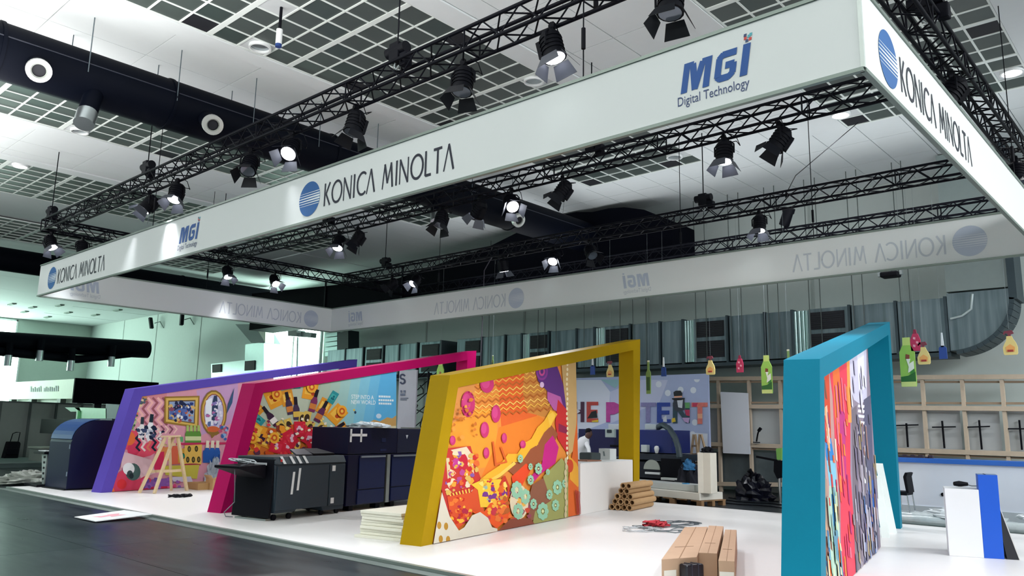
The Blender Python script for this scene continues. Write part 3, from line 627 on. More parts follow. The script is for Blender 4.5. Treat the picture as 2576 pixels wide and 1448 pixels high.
# ================================================================== DISPLAY FRAMES WITH PRINTED PANELS
PANEL = [(.27, .05), (5.15, .05), (4.97, 3.0), (.80, 2.25)]
def clip(poly, win):
    out = poly
    for i in range(len(win)):
        a, c = win[i], win[(i+1) % len(win)]; inp = out; out = []
        f = lambda q: (c[0]-a[0])*(q[1]-a[1])-(c[1]-a[1])*(q[0]-a[0])
        for j in range(len(inp)):
            p, q = inp[j-1], inp[j]; fp_, fq = f(p), f(q)
            if (fp_ >= 0) != (fq >= 0): k = fp_/(fp_-fq); out.append((p[0]+k*(q[0]-p[0]), p[1]+k*(q[1]-p[1])))
            if fq >= 0: out.append(q)
        if not out: return []
    return out
class Art:      # flat print: coloured shapes on a panel, measured on an enlarged detail of the survey photo
    def __init__(s, p0, ang, crop, sc, win, rough=.55):
        k = R(ang); s.p0 = np.array(p0, float); s.d = np.array([-math.sin(k), math.cos(k), 0]); s.n = np.array([math.cos(k), math.sin(k), 0])
        s.pl = s.p0-s.n*.03; s.crop = crop; s.sc = sc; s.win = win; s.m = M(); s.cols = []; s.k = 0; s.rough = rough
    def sz(s, x, y):
        h = PN(s.crop[0]+x/s.sc, s.crop[1]+y/s.sc, s.pl, s.n); return ((h-s.p0) @ s.d, h[2])
    def raw(s, col, pts):
        pts = clip(pts, s.win)
        if len(pts) < 3: return
        if col not in s.cols: s.cols.append(col)
        s.k += 1; e = .0002+s.k*.00008; s.m.cur = s.cols.index(col)
        s.m.poly([s.pl+s.d*(a-0)+np.array((0, 0, c-s.p0[2]))+s.n*e for a, c in pts])
    def poly(s, col, pts): s.raw(col, [s.sz(*q) for q in pts])
    def ell(s, col, x, y, rx, ry, rot=0, n=18):
        c, q = math.cos(R(rot)), math.sin(R(rot))
        s.poly(col, [(x+rx*math.cos(t)*c-ry*math.sin(t)*q, y+rx*math.cos(t)*q+ry*math.sin(t)*c) for t in np.linspace(0, 2*math.pi, n, endpoint=False)])
    def rect(s, col, x, y, w, h, rot=0):
        c, q = math.cos(R(rot)), math.sin(R(rot)); s.poly(col, [(x+a*c-b_*q, y+a*q+b_*c) for a, b_ in ((-w/2, -h/2), (w/2, -h/2), (w/2, h/2), (-w/2, h/2))])
    def line(s, col, pts, w):
        for i in range(len(pts)-1):
            a, c = np.array(pts[i], float), np.array(pts[i+1], float); d = c-a; L = np.linalg.norm(d)+1e-6; d /= L; n = np.array([-d[1], d[0]])*w/2; e = d*w*.3
            s.poly(col, [tuple(a-n-e), tuple(c-n+e), tuple(c+n+e), tuple(a+n-e)])
    def blot(s, cols, x0, y0, x1, y1, n, r0, r1):
        for _ in range(n):
            x, y = random.uniform(x0, x1), random.uniform(y0, y1); r = random.uniform(r0, r1); a0 = random.uniform(0, 6.3)
            s.poly(random.choice(cols), [(x+r*random.uniform(.5, 1.1)*math.cos(a0+t), y+r*random.uniform(.5, 1.1)*math.sin(a0+t)) for t in (0, 1.1, 2.2, 3.3, 4.4, 5.4)])
    def bottle(s, col, lab, x, y, h, rot=0, neck=None):
        c, q = math.cos(R(rot)), math.sin(R(rot)); w = h*.26
        def T(pts): return [(x+a*c-b_*q, y+a*q+b_*c) for a, b_ in pts]
        s.poly(neck or col, T([(-w*.28, -h), (w*.28, -h), (w*.3, -h*.62), (-w*.3, -h*.62)])); s.poly(col, T([(-w*.3, -h*.66), (w*.3, -h*.66), (w*.55, -h*.48), (w*.55, 0), (-w*.55, 0), (-w*.55, -h*.48)]))
        if lab: s.poly(lab, T([(-w*.55, -h*.36), (w*.55, -h*.36), (w*.55, -h*.12), (-w*.55, -h*.12)]))
    def words(s, col, t, x0, y0, x1, y1, x2, y2):    # text in a crop-space parallelogram: origin, end of baseline, top of first letter
        if col not in s.cols: s.cols.append(col)
        s.k += 1; e = .0002+s.k*.00008; s.m.cur = s.cols.index(col)
        def fn(a, c):
            q = s.sz(x0+(x1-x0)*a+(x2-x0)*c, y0+(y1-y0)*a+(y2-y0)*c); return s.pl+s.d*q[0]+np.array((0, 0, q[1]-s.p0[2]))+s.n*e
        text(s.m, t, fn, 1, 1)
    def done(s, parent, name='printed_artwork'): return s.m.build(name, [mat(c, s.rough, 0, .05, 5, .15) for c in s.cols], parent)
def frame(p0, ang, col, col_in, label, pan_col, far=8.42):
    k = R(ang); d = np.array([-math.sin(k), math.cos(k), 0]); n = np.array([math.cos(k), math.sin(k), 0]); p0 = np.array((p0[0], p0[1], .04))
    t = thing('display_frame', label, 'frame', p0, 'slanted display frames'); W_ = .36
    def pr(pts, w0, w1): return [p0+d*a+np.array((0, 0, c-.04))-n*w0 for a, c in pts], -n*(w1-w0)
    mt = mat(col, .55, 0, .03, spec=.12)
    m = M(); m.prism(*pr([(0, .04), (.27, .04), (.8, 2.25), (.58, 2.42)], 0, W_)); m.build('near_post', mt, t)
    m = M(); m.prism(*pr([(.58, 2.42), (.8, 2.25), (8.05, 3.50), (8.5, 3.8)], 0, W_)); m.build('top_beam', mt, t)
    m = M(); m.prism(*pr([(8.05, 3.5), (8.5, 3.8), (8.35, .04), (8.0, .04)], 0, W_)); m.build('far_post', mt, t)
    m = M(); m.prism(*pr(PANEL, .03, .33)); pan = m.build('art_panel', mat(pan_col, .55), t)
    return t, pan
NEARP = [(2.71, .98), (8.19, .95), (13.585, .984), (19.06, .98)]
ANG = [12, 12, 12, 11.3]
PUR, PURP = frame(NEARP[0], 12, '5E4CB0', 0, 'purple slanted display frame with a pink printed panel, leftmost of the frames', 'DB96A8')
MAG, MAGP = frame(NEARP[1], 12, 'AE0858', 0, 'magenta slanted display frame with a panel of fanned packaging, behind the black printer', 'B4BCA6')
YEL, YELP = frame(NEARP[2], 12, 'AC8A06', 0, 'mustard yellow slanted display frame with an orange abstract panel', 'E48A32')
TEA, TEAP = frame(NEARP[3], 11.3, '06748E', 0, 'teal slanted display frame nearest the viewer, with a streaky red and grey panel', 'B98A86')
# ---- pink panel
A = Art((*NEARP[0], .04), 12, (200, 900), 3.914, PANEL)
A.poly('C79BC4', [(1150, 320), (1560, 230), (1560, 620), (1200, 760), (1180, 500)]); A.poly('D88A92', [(520, 380), (860, 330), (860, 400), (520, 440)])
A.poly('E0855F', [(480, 400), (560, 400), (580, 560), (430, 760), (400, 900), (440, 720)]); A.poly('E2506A', [(420, 740), (560, 700), (620, 850), (760, 800), (860, 860), (700, 960), (540, 1000), (480, 900), (400, 905)])
A.ell('D23A5E', 530, 900, 60, 65); A.ell('E4703C', 490, 790, 60, 70)
for k in range(6):
    x = 590+k*48; A.line(['F0B5B0', '9E5A66'][k % 2], [(x-10, 395), (x+32, 440), (x-15, 500), (x+32, 560), (x-15, 610), (x+28, 655)], 22)
for k in range(5): x = 560+k*52; A.line(['23283C', 'EBD6D2', 'E07A62'][k % 3], [(x, 700), (x+34, 745), (x-4, 790), (x+34, 830), (x, 880), (x+30, 910)], 20)
for k in range(5): x = 760+k*42; A.line(['EFC4BC', '87505E'][k % 2], [(x, 670), (x+30, 700), (x, 740)], 14)
A.bottle('E9E6E6', 'C9CCD6', 605, 790, 210, 4, '2A3A44'); A.bottle('ECECF0', 'B9BFD0', 680, 790, 240, 8, '1E2E3A'); A.blot(['1C2640', 'E6E4EA', '3A4668'], 560, 680, 830, 800, 30, 12, 30)
A.blot(['7C9A5A', 'DCE0C8', '4A5A4A', 'B9C99A'], 480, 520, 570, 720, 24, 12, 32); A.blot(['E3C9A0', '54606A', 'C78A5A'], 550, 380, 660, 470, 14, 12, 28)
# rectangular gilded picture
A.poly('9A7434', [(835, 380), (1180, 372), (1170, 690), (830, 640)]); A.poly('D8B35C', [(850, 395), (1165, 388), (1155, 670), (848, 625)]); A.poly('6E5230', [(872, 418), (1140, 412), (1132, 648), (868, 605)]); A.poly('8FA2C4', [(882, 430), (1130, 425), (1122, 636), (880, 600)])
A.blot(['2B3C78', 'E8E6EC', 'C8643C', '566AA8', '8A4C64', 'D8B070', '20284A'], 895, 440, 1112, 620, 70, 10, 34)
# oval gilded mirror
A.ell('8C6A34', 1318, 540, 130, 225); A.ell('D0A850', 1318, 540, 116, 208); A.ell('9A5C48', 1318, 540, 102, 190); A.ell('C4BFD8', 1318, 540, 94, 178); A.poly('8C6A34', [(1270, 720), (1370, 720), (1300, 790)])
A.poly('E9EAF2', [(1240, 420), (1300, 390), (1310, 660), (1235, 650)]); A.poly('33405E', [(1320, 370), (1350, 370), (1360, 500), (1330, 620), (1295, 610), (1300, 450)]); A.blot(['8678B4', '5A6C9A', 'E2DCEA', 'B66AA0'], 1250, 420, 1390, 660, 24, 12, 30); A.ell('D4663A', 1310, 700, 60, 30)
A.poly('3C5A7C', [(1520, 290), (1500, 440), (1440, 560), (1460, 450)]); A.blot(['3A62A4', '8FB0D8', 'C0567A'], 1380, 640, 1440, 800, 14, 14, 34)
for k in range(4): A.bottle('5F8F3E', 'D2D9A4', 1060+k*36, 832, 170, 0, 'A9BE6A')
A.poly('C2305A', [(880, 838), (1500, 828), (1500, 848), (880, 858)]); A.rect('66A874', 990, 800, 50, 50)
A.poly('D9884E', [(770, 880), (1000, 870), (1010, 1010), (760, 1010)]); A.poly('D02E58', [(740, 930), (830, 920), (820, 1110), (730, 1110)]); A.poly('D8664A', [(880, 870), (1000, 862), (1010, 1040), (880, 1048)]); A.rect('C9953A', 1020, 960, 110, 140)
A.poly('DFB458', [(1030, 860), (1200, 850), (1195, 1045), (1020, 1050)])
for x, y in ((1075, 895), (1145, 893), (1060, 1000), (1115, 1000), (1168, 998), (1015, 965)): A.ell('3A3A22', x, y, 17, 30); A.ell('8A6A34', x, y, 8, 15)
A.ell('A02A44', 1100, 1050, 90, 12); A.ell('1E7C66', 1012, 962, 20, 20)
for k in range(3): A.bottle('2A5CA8', '1C4488', 1245+k*50, 1022, 210, 3, 'E6D8C0')
A.rect('2A58A4', 1285, 970, 150, 120)
A.poly('C9BC4C', [(830, 1060), (1175, 1050), (1150, 1190), (840, 1150)]); A.poly('DDB8C0', [(420, 920), (700, 1000), (740, 1130), (600, 1190), (560, 1060), (400, 1080)])
A.poly('33316E', [(400, 930), (420, 960), (385, 1100), (330, 1150), (330, 1130), (370, 960)])
A.poly('D0405E', [(420, 1100), (560, 1200), (640, 1160), (680, 1240), (560, 1320), (250, 1340), (330, 1160)]); A.ell('D8343C', 410, 1240, 48, 50); A.poly('E8703A', [(270, 1320), (330, 1280), (350, 1340), (270, 1345)])
A.ell('47605E', 520, 1120, 75, 85); A.ell('E8E8EC', 478, 1090, 58, 60); A.ell('3A484C', 490, 1140, 30, 35); A.ell('232E34', 505, 1160, 22, 28)
A.poly('8A5AA8', [(640, 1200), (880, 1180), (900, 1260), (640, 1270)]); A.poly('D6CCE0', [(890, 1170), (1090, 1165), (1110, 1220), (900, 1215)]); A.poly('C02A50', [(600, 1270), (860, 1260), (860, 1310), (600, 1318)])
A.blot(['C83C5C', '9A60B4', 'E0508A', '6C4A98'], 600, 1190, 980, 1300, 26, 14, 34); A.poly('E9B0B4', [(280, 1345), (1300, 1300), (1300, 1330), (280, 1370)])
A.done(PURP)
# ---- fanned packaging panel
A = Art((*NEARP[1], .04), 12, (500, 900), 3.291, PANEL)
sky = ['A8B09A', 'A9B8A4', 'A4BEB0', '9CC2BC', '90C2C8', '80BED2', '6EB6D8', '5CACD8']
for k in range(8): x = 1080+k*80; A.poly(sky[k], [(x-130, 120), (x+20, 90), (x+200 if k == 7 else x+20, 700), (x-240, 760)])
A.poly('D8CDA8', [(1180, 560), (1700, 540), (1700, 600), (1180, 620)]); A.poly('C49A5C', [(1390, 545), (1450, 510), (1500, 525), (1560, 490), (1600, 500), (1640, 470), (1660, 560), (1400, 570)]); A.poly('E9EDE8', [(1300, 545), (1340, 520), (1400, 530), (1450, 550), (1300, 570)]); A.ell('C6D8E8', 1490, 480, 22, 20)
A.words('EEF4F2', 'STEP INTO A', 1264, 336, 1448, 344, 1264, 302); A.words('EEF4F2', 'NEW WORLD', 1262, 380, 1462, 386, 1263, 346)
for y, w in ((322, 100), (352, 128), (380, 108)): 
    for k in range(7): A.rect('E4EEF0', 1490+k*w/7+5, y-4+k*.5, w/9, 16)
A.ell('30465C', 1295, 450, 9, 12); A.ell('E8C048', 1285, 430, 8, 8)
cx_, cy_ = 830, 790
A.poly('C86A2A', [(360, 800), (400, 600), (520, 560), (700, 600), (960, 600), (1100, 640), (1190, 740), (1190, 800)])
def fan(r, ang): return cx_+r*math.sin(R(ang)), cy_-r*math.cos(R(ang))*1.0
def pouch(ang, r, w, h, c1, c2, c3):
    x, y = fan(r, ang); A.rect(c1, x, y, w, h, ang); A.rect(c2, x, y-2, w*.7, h*.5, ang)
    for k in range(3): A.ell(c3, x+random.uniform(-w*.2, w*.2), y+random.uniform(-h*.2, h*.2), w*.14, h*.1, ang)
for ang, r in ((-78, 400), (-62, 400), (-25, 500), (10, 530), (44, 450), (62, 380), (78, 330)): pouch(ang, r, 120, 150, 'E59A2C', 'F0B848', 'B8461E')
for ang, r in ((-44, 520), (-12, 470), (28, 440), (-70, 310)): pouch(ang, r, 100, 130, 'D8902C', 'EDC058', 'A83A20')
for ang, r in ((-50, 440), (-2, 590), (31, 540), (85, 350)): pouch(ang, r, 60, 105, '2E8C92', '45A8A4', '186470')
for ang, r in ((-12, 330), (16, 360), (-66, 240), (-38, 300), (56, 260), (-4, 280), (28, 300)): x, y = fan(r, ang); A.bottle(random.choice(['5A2A4E', '3A2038', '7A3058', '42304A']), random.choice(['E8E0DC', 'C87838', 'D8B04C']), x, y, 190, ang, '1E1622')
for ang, r in ((-33, 260), (5, 290), (12, 300), (40, 270), (-52, 200), (-20, 250), (50, 180), (22, 230)): x, y = fan(r, ang); A.rect('D6B458', x, y, 60, 110, ang); A.ell('3A2A1C', x, y, 22, 34, ang)
A.blot(['E8942C', 'C8501E', '8A3A2A', 'F0C050', '5A3048', 'D83A3A'], 400, 580, 1180, 790, 90, 14, 40)
for ang, r in ((-58, 130), (-30, 150), (0, 200), (30, 160), (58, 150), (-75, 190), (80, 160)): pouch(ang, r, 95, 130, 'CC2438', 'D83048', 'E2B6C4')
for x, y in ((440, 660), (620, 660), (1180, 440), (930, 240), (640, 300)): A.ell('EFA834', x, y, 42, 48); A.ell('C8581E', x, y, 24, 28); A.ell('F0BC50', x, y, 12, 14)
A.blot(['E04848', 'F2D06A', '7A2A4A', 'EFE0C8'], 560, 500, 1120, 790, 60, 8, 20)
A.done(MAGP)
# ---- orange abstract panel
A = Art((*NEARP[2], .04), 12, (860, 964), 2.992, PANEL)
A.poly('DE9550', [(760, 0), (1000, -40), (1020, 260), (880, 330), (760, 480)]); A.poly('EC9A36', [(1000, 200), (1180, 180), (1150, 620), (1020, 640), (960, 480), (760, 470), (780, 330)])
A.poly('E0642E', [(1120, -80), (1440, -150), (1500, 200), (1330, 420), (1200, 330), (1180, 60)]); A.poly('E8802E', [(1180, 330), (1480, 240), (1560, 300), (1240, 640), (1050, 700), (1150, 480)])
A.poly('C9843E', [(1380, -150), (1480, -160), (1620, 150), (1560, 260), (1400, 220), (1360, 60)])
for r_ in range(11):
    y0 = -120+r_*36
    pts = [(1000+k*26, y0-k*26*.19+(22 if k % 2 else 0)+(k*2)) for k in range(0, 23)]
    A.line(['E9B04A', 'B8662C', 'F0C060'][r_ % 3], pts, 8)
A.poly('5E3478', [(1440, -200), (1590, -200), (1640, -60), (1690, 120), (1690, 300), (1640, 200), (1560, 80), (1470, -20)]); A.poly('B860A0', [(1540, 60), (1640, 100), (1680, 240), (1590, 200), (1540, 120)])
for rr, c_ in ((56, '8A3C8C'), (42, '6A3A80'), (28, 'C24A8A'), (15, '5E3478')): A.ell(c_, 1500, -90, rr*.8, rr*1.2)
A.ell('D9B8D8', 1500, 10, 16, 22)
A.poly('C8A46C', [(1640, -210), (1775, -230), (1780, 100), (1740, 500), (1690, 560), (1685, 200), (1660, 0)]); A.poly('D8662E', [(1770, -100), (1785, 100), (1812, 990), (1690, 1010), (1700, 720), (1730, 520), (1760, 300)])
A.poly('C93434', [(1620, 120), (1690, 200), (1700, 540), (1620, 420), (1600, 300)]); A.poly('8A2A4A', [(1625, 300), (1690, 330), (1690, 380), (1625, 360)])
for k in range(22): A.ell('E8D9B4', 1690+2*math.sin(k), -180+k*37, 7, 13)
A.poly('E2A23A', [(1700, 540), (1760, 600), (1800, 700), (1770, 780), (1710, 720)]); A.ell('C84A2E', 1710, 620, 26, 50)
A.poly('9A5638', [(1230, 640), (1420, 420), (1560, 300), (1620, 380), (1560, 520), (1460, 620), (1300, 700)]); A.poly('E84E2A', [(1270, 700), (1380, 600), (1420, 640), (1330, 800), (1280, 760)]); A.poly('C42A80', [(1520, 460), (1580, 390), (1625, 480), (1600, 600), (1490, 680), (1420, 760), (1400, 720), (1500, 600)])
z = [(1000, 790), (1110, 700), (1200, 640), (1260, 560), (1330, 560), (1390, 470), (1440, 440), (1490, 350), (1540, 300), (1580, 230)]
A.line('EDB034', z, 62); A.poly('F2C04A', [(1540, 240), (1580, 215), (1600, 240), (1560, 330)]); A.line('F4C85A', [(1060, 760), (1180, 690), (1290, 600)], 24)
for x, y, rx, ry in ((942, 155, 52, 98), (1085, 5, 52, 66), (1152, 228, 35, 66), (1068, 348, 32, 60), (826, 428, 22, 36), (1080, 522, 22, 42), (1215, 410, 20, 38), (1355, 458, 22, 30)):
    A.ell('C4386E', x, y, rx, ry); A.ell('D24A84', x-rx*.2, y-ry*.15, rx*.6, ry*.65)
A.line('D8642E', [(1130, 440), (1150, 610), (1230, 590), (1190, 480)], 14)
# horn of plenty patchwork at the left
A.poly('C23A34', [(760, 490), (960, 470), (1010, 640), (1040, 720), (960, 850), (940, 960), (860, 1100), (800, 1000), (730, 760)]); A.poly('E2CDB0', [(810, 500), (930, 475), (975, 540), (985, 680), (930, 600), (860, 540)]); A.ell('C22A3C', 890, 590, 50, 70); A.ell('C04090', 850, 600, 28, 40); A.poly('D8C49A', [(775, 560), (800, 560), (815, 760), (790, 760)])
A.blot(['B84A8C', 'E8A23C', 'C8302E', 'E6D4B0', '8A5AA0', 'E06A34', 'D8B05A'], 770, 520, 1010, 820, 80, 10, 32)
for k in range(7): A.line('F0C454', [(800+k*24, 830-k*6), (850+k*18, 930-k*8)], 10)
A.poly('D8542E', [(780, 850), (960, 820), (1000, 760), (1060, 960), (980, 960), (900, 1060), (860, 1100), (800, 980)]); A.blot(['F0B43C', 'C8321E', 'E87A34', 'B02A44'], 800, 850, 960, 1060, 40, 8, 26)
A.poly('F0C23C', [(960, 760), (1050, 720), (1200, 720), (1240, 850), (1100, 930), (1030, 930), (1010, 800)]); A.blot(['7A3A8A', 'E06A2A', 'F4D870', '9AB0A0', 'C83040', 'D8A040'], 1030, 720, 1240, 900, 40, 10, 32)
A.line('C8402A', [(1180, 760), (1210, 700), (1240, 770), (1240, 850)], 16); A.poly('E85A28', [(960, 960), (1060, 960), (1100, 900), (1230, 860), (1260, 1000), (1150, 1090), (1090, 1040)]); A.blot(['C83A4A', 'F0B040', 'B8602A', 'E87838'], 1090, 860, 1290, 1040, 36, 10, 30)
# green flower field
A.poly('8C5A44', [(1420, 760), (1520, 700), (1600, 660), (1640, 900), (1400, 1040), (1380, 900)]); A.poly('9A9A5C', [(1500, 700), (1640, 560), (1690, 620), (1690, 1010), (1420, 1060), (1440, 960), (1560, 880)]); A.poly('8A4A38', [(1150, 1115), (1250, 1020), (1400, 1010), (1440, 1060), (1150, 1118)])
A.ell('E0D0B0', 1320, 890, 70, 130); A.blot(['C84A34', 'E8B050', '9A4A5C'], 1270, 830, 1400, 1010, 18, 10, 26)
def flower(x, y, r, c='93C4A4'):
    for k in range(8): A.ell(c, x+r*.62*math.cos(k*.785), y+r*1.0*math.sin(k*.785), r*.36, r*.5, 0, 8)
    A.ell('D8DFA8', x, y, r*.2, r*.28, 0, 8)
for x, y, r in ((1405, 625, 18), (1465, 640, 30), (1535, 665, 16), (1405, 725, 26), (1300, 800, 46), (1365, 850, 40), (1310, 960, 42), (1425, 905, 28), (1495, 960, 46), (1545, 835, 26), (1605, 780, 38), (1660, 750, 22), (1590, 915, 30), (1325, 565, 22)): flower(x, y, r)
for k in range(10): A.ell('C8B890', 1668+4*math.sin(k*2), 580+k*45, 10, 24)
# cream foot with ochre dots
A.poly('D9D2C0', [(655, 1225), (720, 780), (790, 1000), (860, 1105), (900, 1080), (960, 990), (1020, 965), (1080, 1010), (1110, 1080), (1150, 1090), (1150, 1120)])
for x, y in ((710, 1065), (762, 1072), (722, 1168), (777, 1172)): A.ell('B98A34', x, y, 16, 28)
for k in range(8): A.line('A83A34', [(1740+k*9, 800+k*4), (1755+k*8, 980)], 5)
A.blot(['D87A34', 'E89A44', 'C8702E'], 780, 40, 1000, 420, 40, 6, 22)
A.done(YELP)
# ---- streaky panel of the teal frame
A = Art((*NEARP[3], .04), 11.3, (1780, 840), 3.147, PANEL)
A.poly('8E8090', [(1090, 0), (1330, 0), (1400, 2100), (1000, 2100)]); A.poly('C4BFD4', [(1100, 150), (1255, 60), (1262, 500), (1215, 560), (1160, 520), (1120, 400)]); A.poly('D8D6E4', [(1180, 100), (1235, 80), (1245, 430), (1200, 470)])
A.poly('C9482E', [(870, 330), (960, 270), (980, 900), (960, 1000), (900, 700)]); A.poly('D83A50', [(960, 260), (1105, 170), (1130, 700), (1130, 1100), (1160, 1500), (1200, 2100), (1060, 2100), (1050, 1300), (1010, 900), (990, 500)])
A.poly('E06A30', [(990, 300), (1040, 250), (1070, 700), (1100, 1100), (1060, 950), (1010, 700)]); A.poly('B8347A', [(1040, 600), (1085, 620), (1100, 1150), (1060, 1120)]); A.poly('E8924A', [(1100, 180), (1122, 180), (1140, 700), (1112, 700)])
A.poly('2E7CC0', [(930, 860), (975, 820), (1000, 960), (1010, 1050), (960, 1080), (935, 960)]); A.poly('7FB8CE', [(940, 1000), (1010, 1000), (1030, 1250), (970, 1250)]); A.poly('A9C4B4', [(960, 1200), (1030, 1200), (1050, 1700), (1000, 2100), (960, 1700)])
A.poly('DEB49C', [(910, 600), (945, 560), (965, 760), (950, 880), (920, 800)]); A.poly('7A5040', [(885, 700), (915, 720), (930, 1100), (960, 1500), (960, 2100), (880, 2100)]); A.poly('A88A78', [(900, 1100), (945, 1150), (965, 1600), (920, 1600)])
A.poly('746872', [(1140, 600), (1180, 560), (1190, 1000), (1200, 1500), (1260, 2100), (1180, 2100), (1150, 1300)]); A.poly('5A5870', [(1235, 520), (1290, 480), (1320, 1300), (1340, 1800), (1240, 2100), (1230, 1200)]); A.poly('2E5CA8', [(1270, 1180), (1310, 1150), (1330, 1500), (1290, 1500)])
for y0_, c_ in ((570, 'ECEAF2'), (610, 'ECEAF2'), (650, 'DADAE6'), (700, 'ECEAF2'), (740, '5A5468'), (780, 'ECEAF2'), (800, '4A4458')):
    A.rect(c_, 1215, y0_, 50, 22, 8)
A.poly('E2E2EC', [(1225, 900), (1245, 880), (1265, 1180), (1250, 1260), (1235, 1100)])
def streaks(cols, x0, x1, y0, y1, n, w):
    for _ in range(n):
        x = random.uniform(x0, x1); y = random.uniform(y0, y1); L = random.uniform(60, 320); sl = .06
        A.poly(random.choice(cols), [(x, y), (x+w*random.uniform(.4, 1), y+8), (x+w+sl*L, y+L), (x+sl*L*1.1, y+L*.9)])
streaks(['C03A3A', 'E0602E', '8A3A5C', 'E8A070', '2E6A9A', '7A4A3A', 'D8C0B0'], 880, 1000, 350, 1900, 34, 16); streaks(['C8305C', 'E84A3A', 'F07A3A', 'B02A6A', 'E86A80'], 990, 1120, 300, 1900, 30, 14)
streaks(['6A6478', '8A8088', 'A8A0AE', '96706A', 'A08C6A', '746A80', '565468'], 1140, 1320, 560, 1900, 70, 14); streaks(['D8D4E0', 'B4AEC4'], 1120, 1250, 200, 480, 8, 12)
streaks(['4A6AA0', '7A86A8', 'B4AEBC', '645A88'], 1220, 1330, 1200, 1900, 30, 12); streaks(['9ABCA4', 'C9C8A0', '5A8AA0', '8A6A50'], 920, 1040, 1200, 1900, 26, 14)
A.done(TEAP)

# ================================================================== MACHINES ALONG THE MAGENTA FRAME
def LM(o, rot):
    m = M(); m_add = m.add; k = R(rot); c, s = math.cos(k), math.sin(k); o = np.array(o, float)
    def add(vs, fs, smooth=False):
        return m_add([(o[0]+c*v[0]-s*v[1], o[1]+s*v[0]+c*v[1], o[2]+v[2]) for v in vs], fs, smooth)
    m.add = add; return m
O, RZ = (9.82, 1.0, .04), 12
DG = mat('2A3640', .5, 0, noise=.04, spec=.3); DG2 = mat('20282E', .5); NV = mat('070A2A', .4, noise=.05, spec=.25); NV2 = mat('121E48', .45, noise=.05, spec=.3); TAPE = mat('D5D8DA', .6)
t = thing('printer_finisher', 'black and grey printer finishing unit with white tape strips, in front of the magenta frame', 'printer', O)
def part(name, mt, fn, par=None, label=None, bevel=0):
    m = LM(O, RZ); fn(m); return m.build(name, mt, par or t, label, bevel)
part('body', DG, lambda m: m.prism([(0, .04, .12), (0, .5, .12), (0, .62, .2), (0, 1.15, .2), (0, 1.22, .08), (0, 1.76, .08), (0, 1.76, .93), (0, -.02, .93)], (-.92, 0, 0)), bevel=.012)
part('front_door', DG, lambda m: m.box(0, .03, .16, .022, 1.3, .9), bevel=.008)
part('side_door', DG, lambda m: m.box(0, 1.33, .16, .022, 1.74, .9), bevel=.008)
part('end_plate', BLK, lambda m: m.prism([(-.92, -.02, .05), (-.02, -.02, .05), (-.02, .02, 1.02), (-.9, .02, 1.02)], (0, -.05, 0)), bevel=.01)
part('top_cover', mat('303A40', .45, spec=.3), lambda m: m.prism([(0.02, -.02, .93), (-.05, -.02, 1.06), (-.92, -.02, 1.06), (-.92, -.02, .93)], (0, 1.78, 0)), bevel=.01)
part('control_screen', mat('232B34', .3), lambda m: m.prism([(-.08, .55, 1.06), (-.08, .95, 1.06), (-.3, .95, 1.15), (-.3, .6, 1.15)], (0, 0, .03)))
part('upper_tray', BLK, lambda m: m.prism([(-.1, 1.0, 1.06), (-.1, 1.55, 1.06), (-.5, 1.5, 1.14), (-.5, 1.05, 1.14)], (0, 0, .04)))
part('paper_slot', mat('B6BABC', .5), lambda m: m.box(-.42, -.085, .92, -.14, -.07, .96))
def trayf(m): m.prism([(-.1, -.05, .72), (-.1, -.75, .8), (-.1, -.75, .98), (-.1, -.4, .98)], (-.62, 0, 0))
part('output_tray', BLK, lambda m: m.prism([(-.75, -.07, .7), (-.75, -.66, .88), (-.75, -.66, .92), (-.75, -.07, .93)], (.6, 0, 0)), bevel=.01)
for k in range(4): part('tape_strip', TAPE, lambda m: m.prism([(.024, .22+k*.16+(0 if k else -.06), .94), (.024, .28+k*.16+(0 if k else -.06), .94), (-.045, .24+k*.16+(0 if k else -.06), 1.065), (-.045, .18+k*.16+(0 if k else -.06), 1.065)], (.004, 0, .003)))
for k, y in enumerate((.36, .5)): part('safety_tag', TAPE, lambda m: m.obox((.024, y, .42+.06*k), (.004, 0, 0), (0, .05, 0), (0, .03, .38)))
for z in (.2, .78): part('door_latch', TAPE, lambda m: m.box(.022, 1.38, z, .03, 1.46, z+.1))
part('warning_seal', mat('B03030', .5), lambda m: m.cyl((.028, .1, 1.0), (.02, .1, 1.0), .025, 12))
for y in (.1, .45, 1.25, 1.66):
    [part('caster', BLK, lambda m: m.cyl((x_, y, .05), (x_+.04, y, .05), .05, 12)) for x_ in (-.1, -.8)]
part('foot_plate', ALU, lambda m: m.box(-.85, -.05, .0, -.1, .1, .03))
t2 = thing('cable_coil', 'coil of grey cable lying on the finisher output tray', 'cable', tuple(np.array(O)+(-.5, -.5, .9)))
m = LM(O, RZ)
random.seed(3)
pts = []
for k in range(90): a = k*.55; r_ = .09+.05*random.random(); pts.append((-.42+.16*math.sin(k*.07)+r_*math.cos(a)*1.3, -.36+r_*math.sin(a), .96+.06*abs(math.sin(a*.5))-.0))
m.tube(pts, .009, 5); m.build('coil', mat('A9B0B4', .5), t2)
m = LM(O, RZ); m.tube([(-.3, -.3, .95), (-.3, -.62, .9), (-.34, -.55, .6), (-.6, -.3, .3), (-.95, -.2, .1), (-1.02, -.1, .02), (-.9, -.05, .015)], .008, 5); m.build('hanging_lead', mat('6A7078', .5), t2)
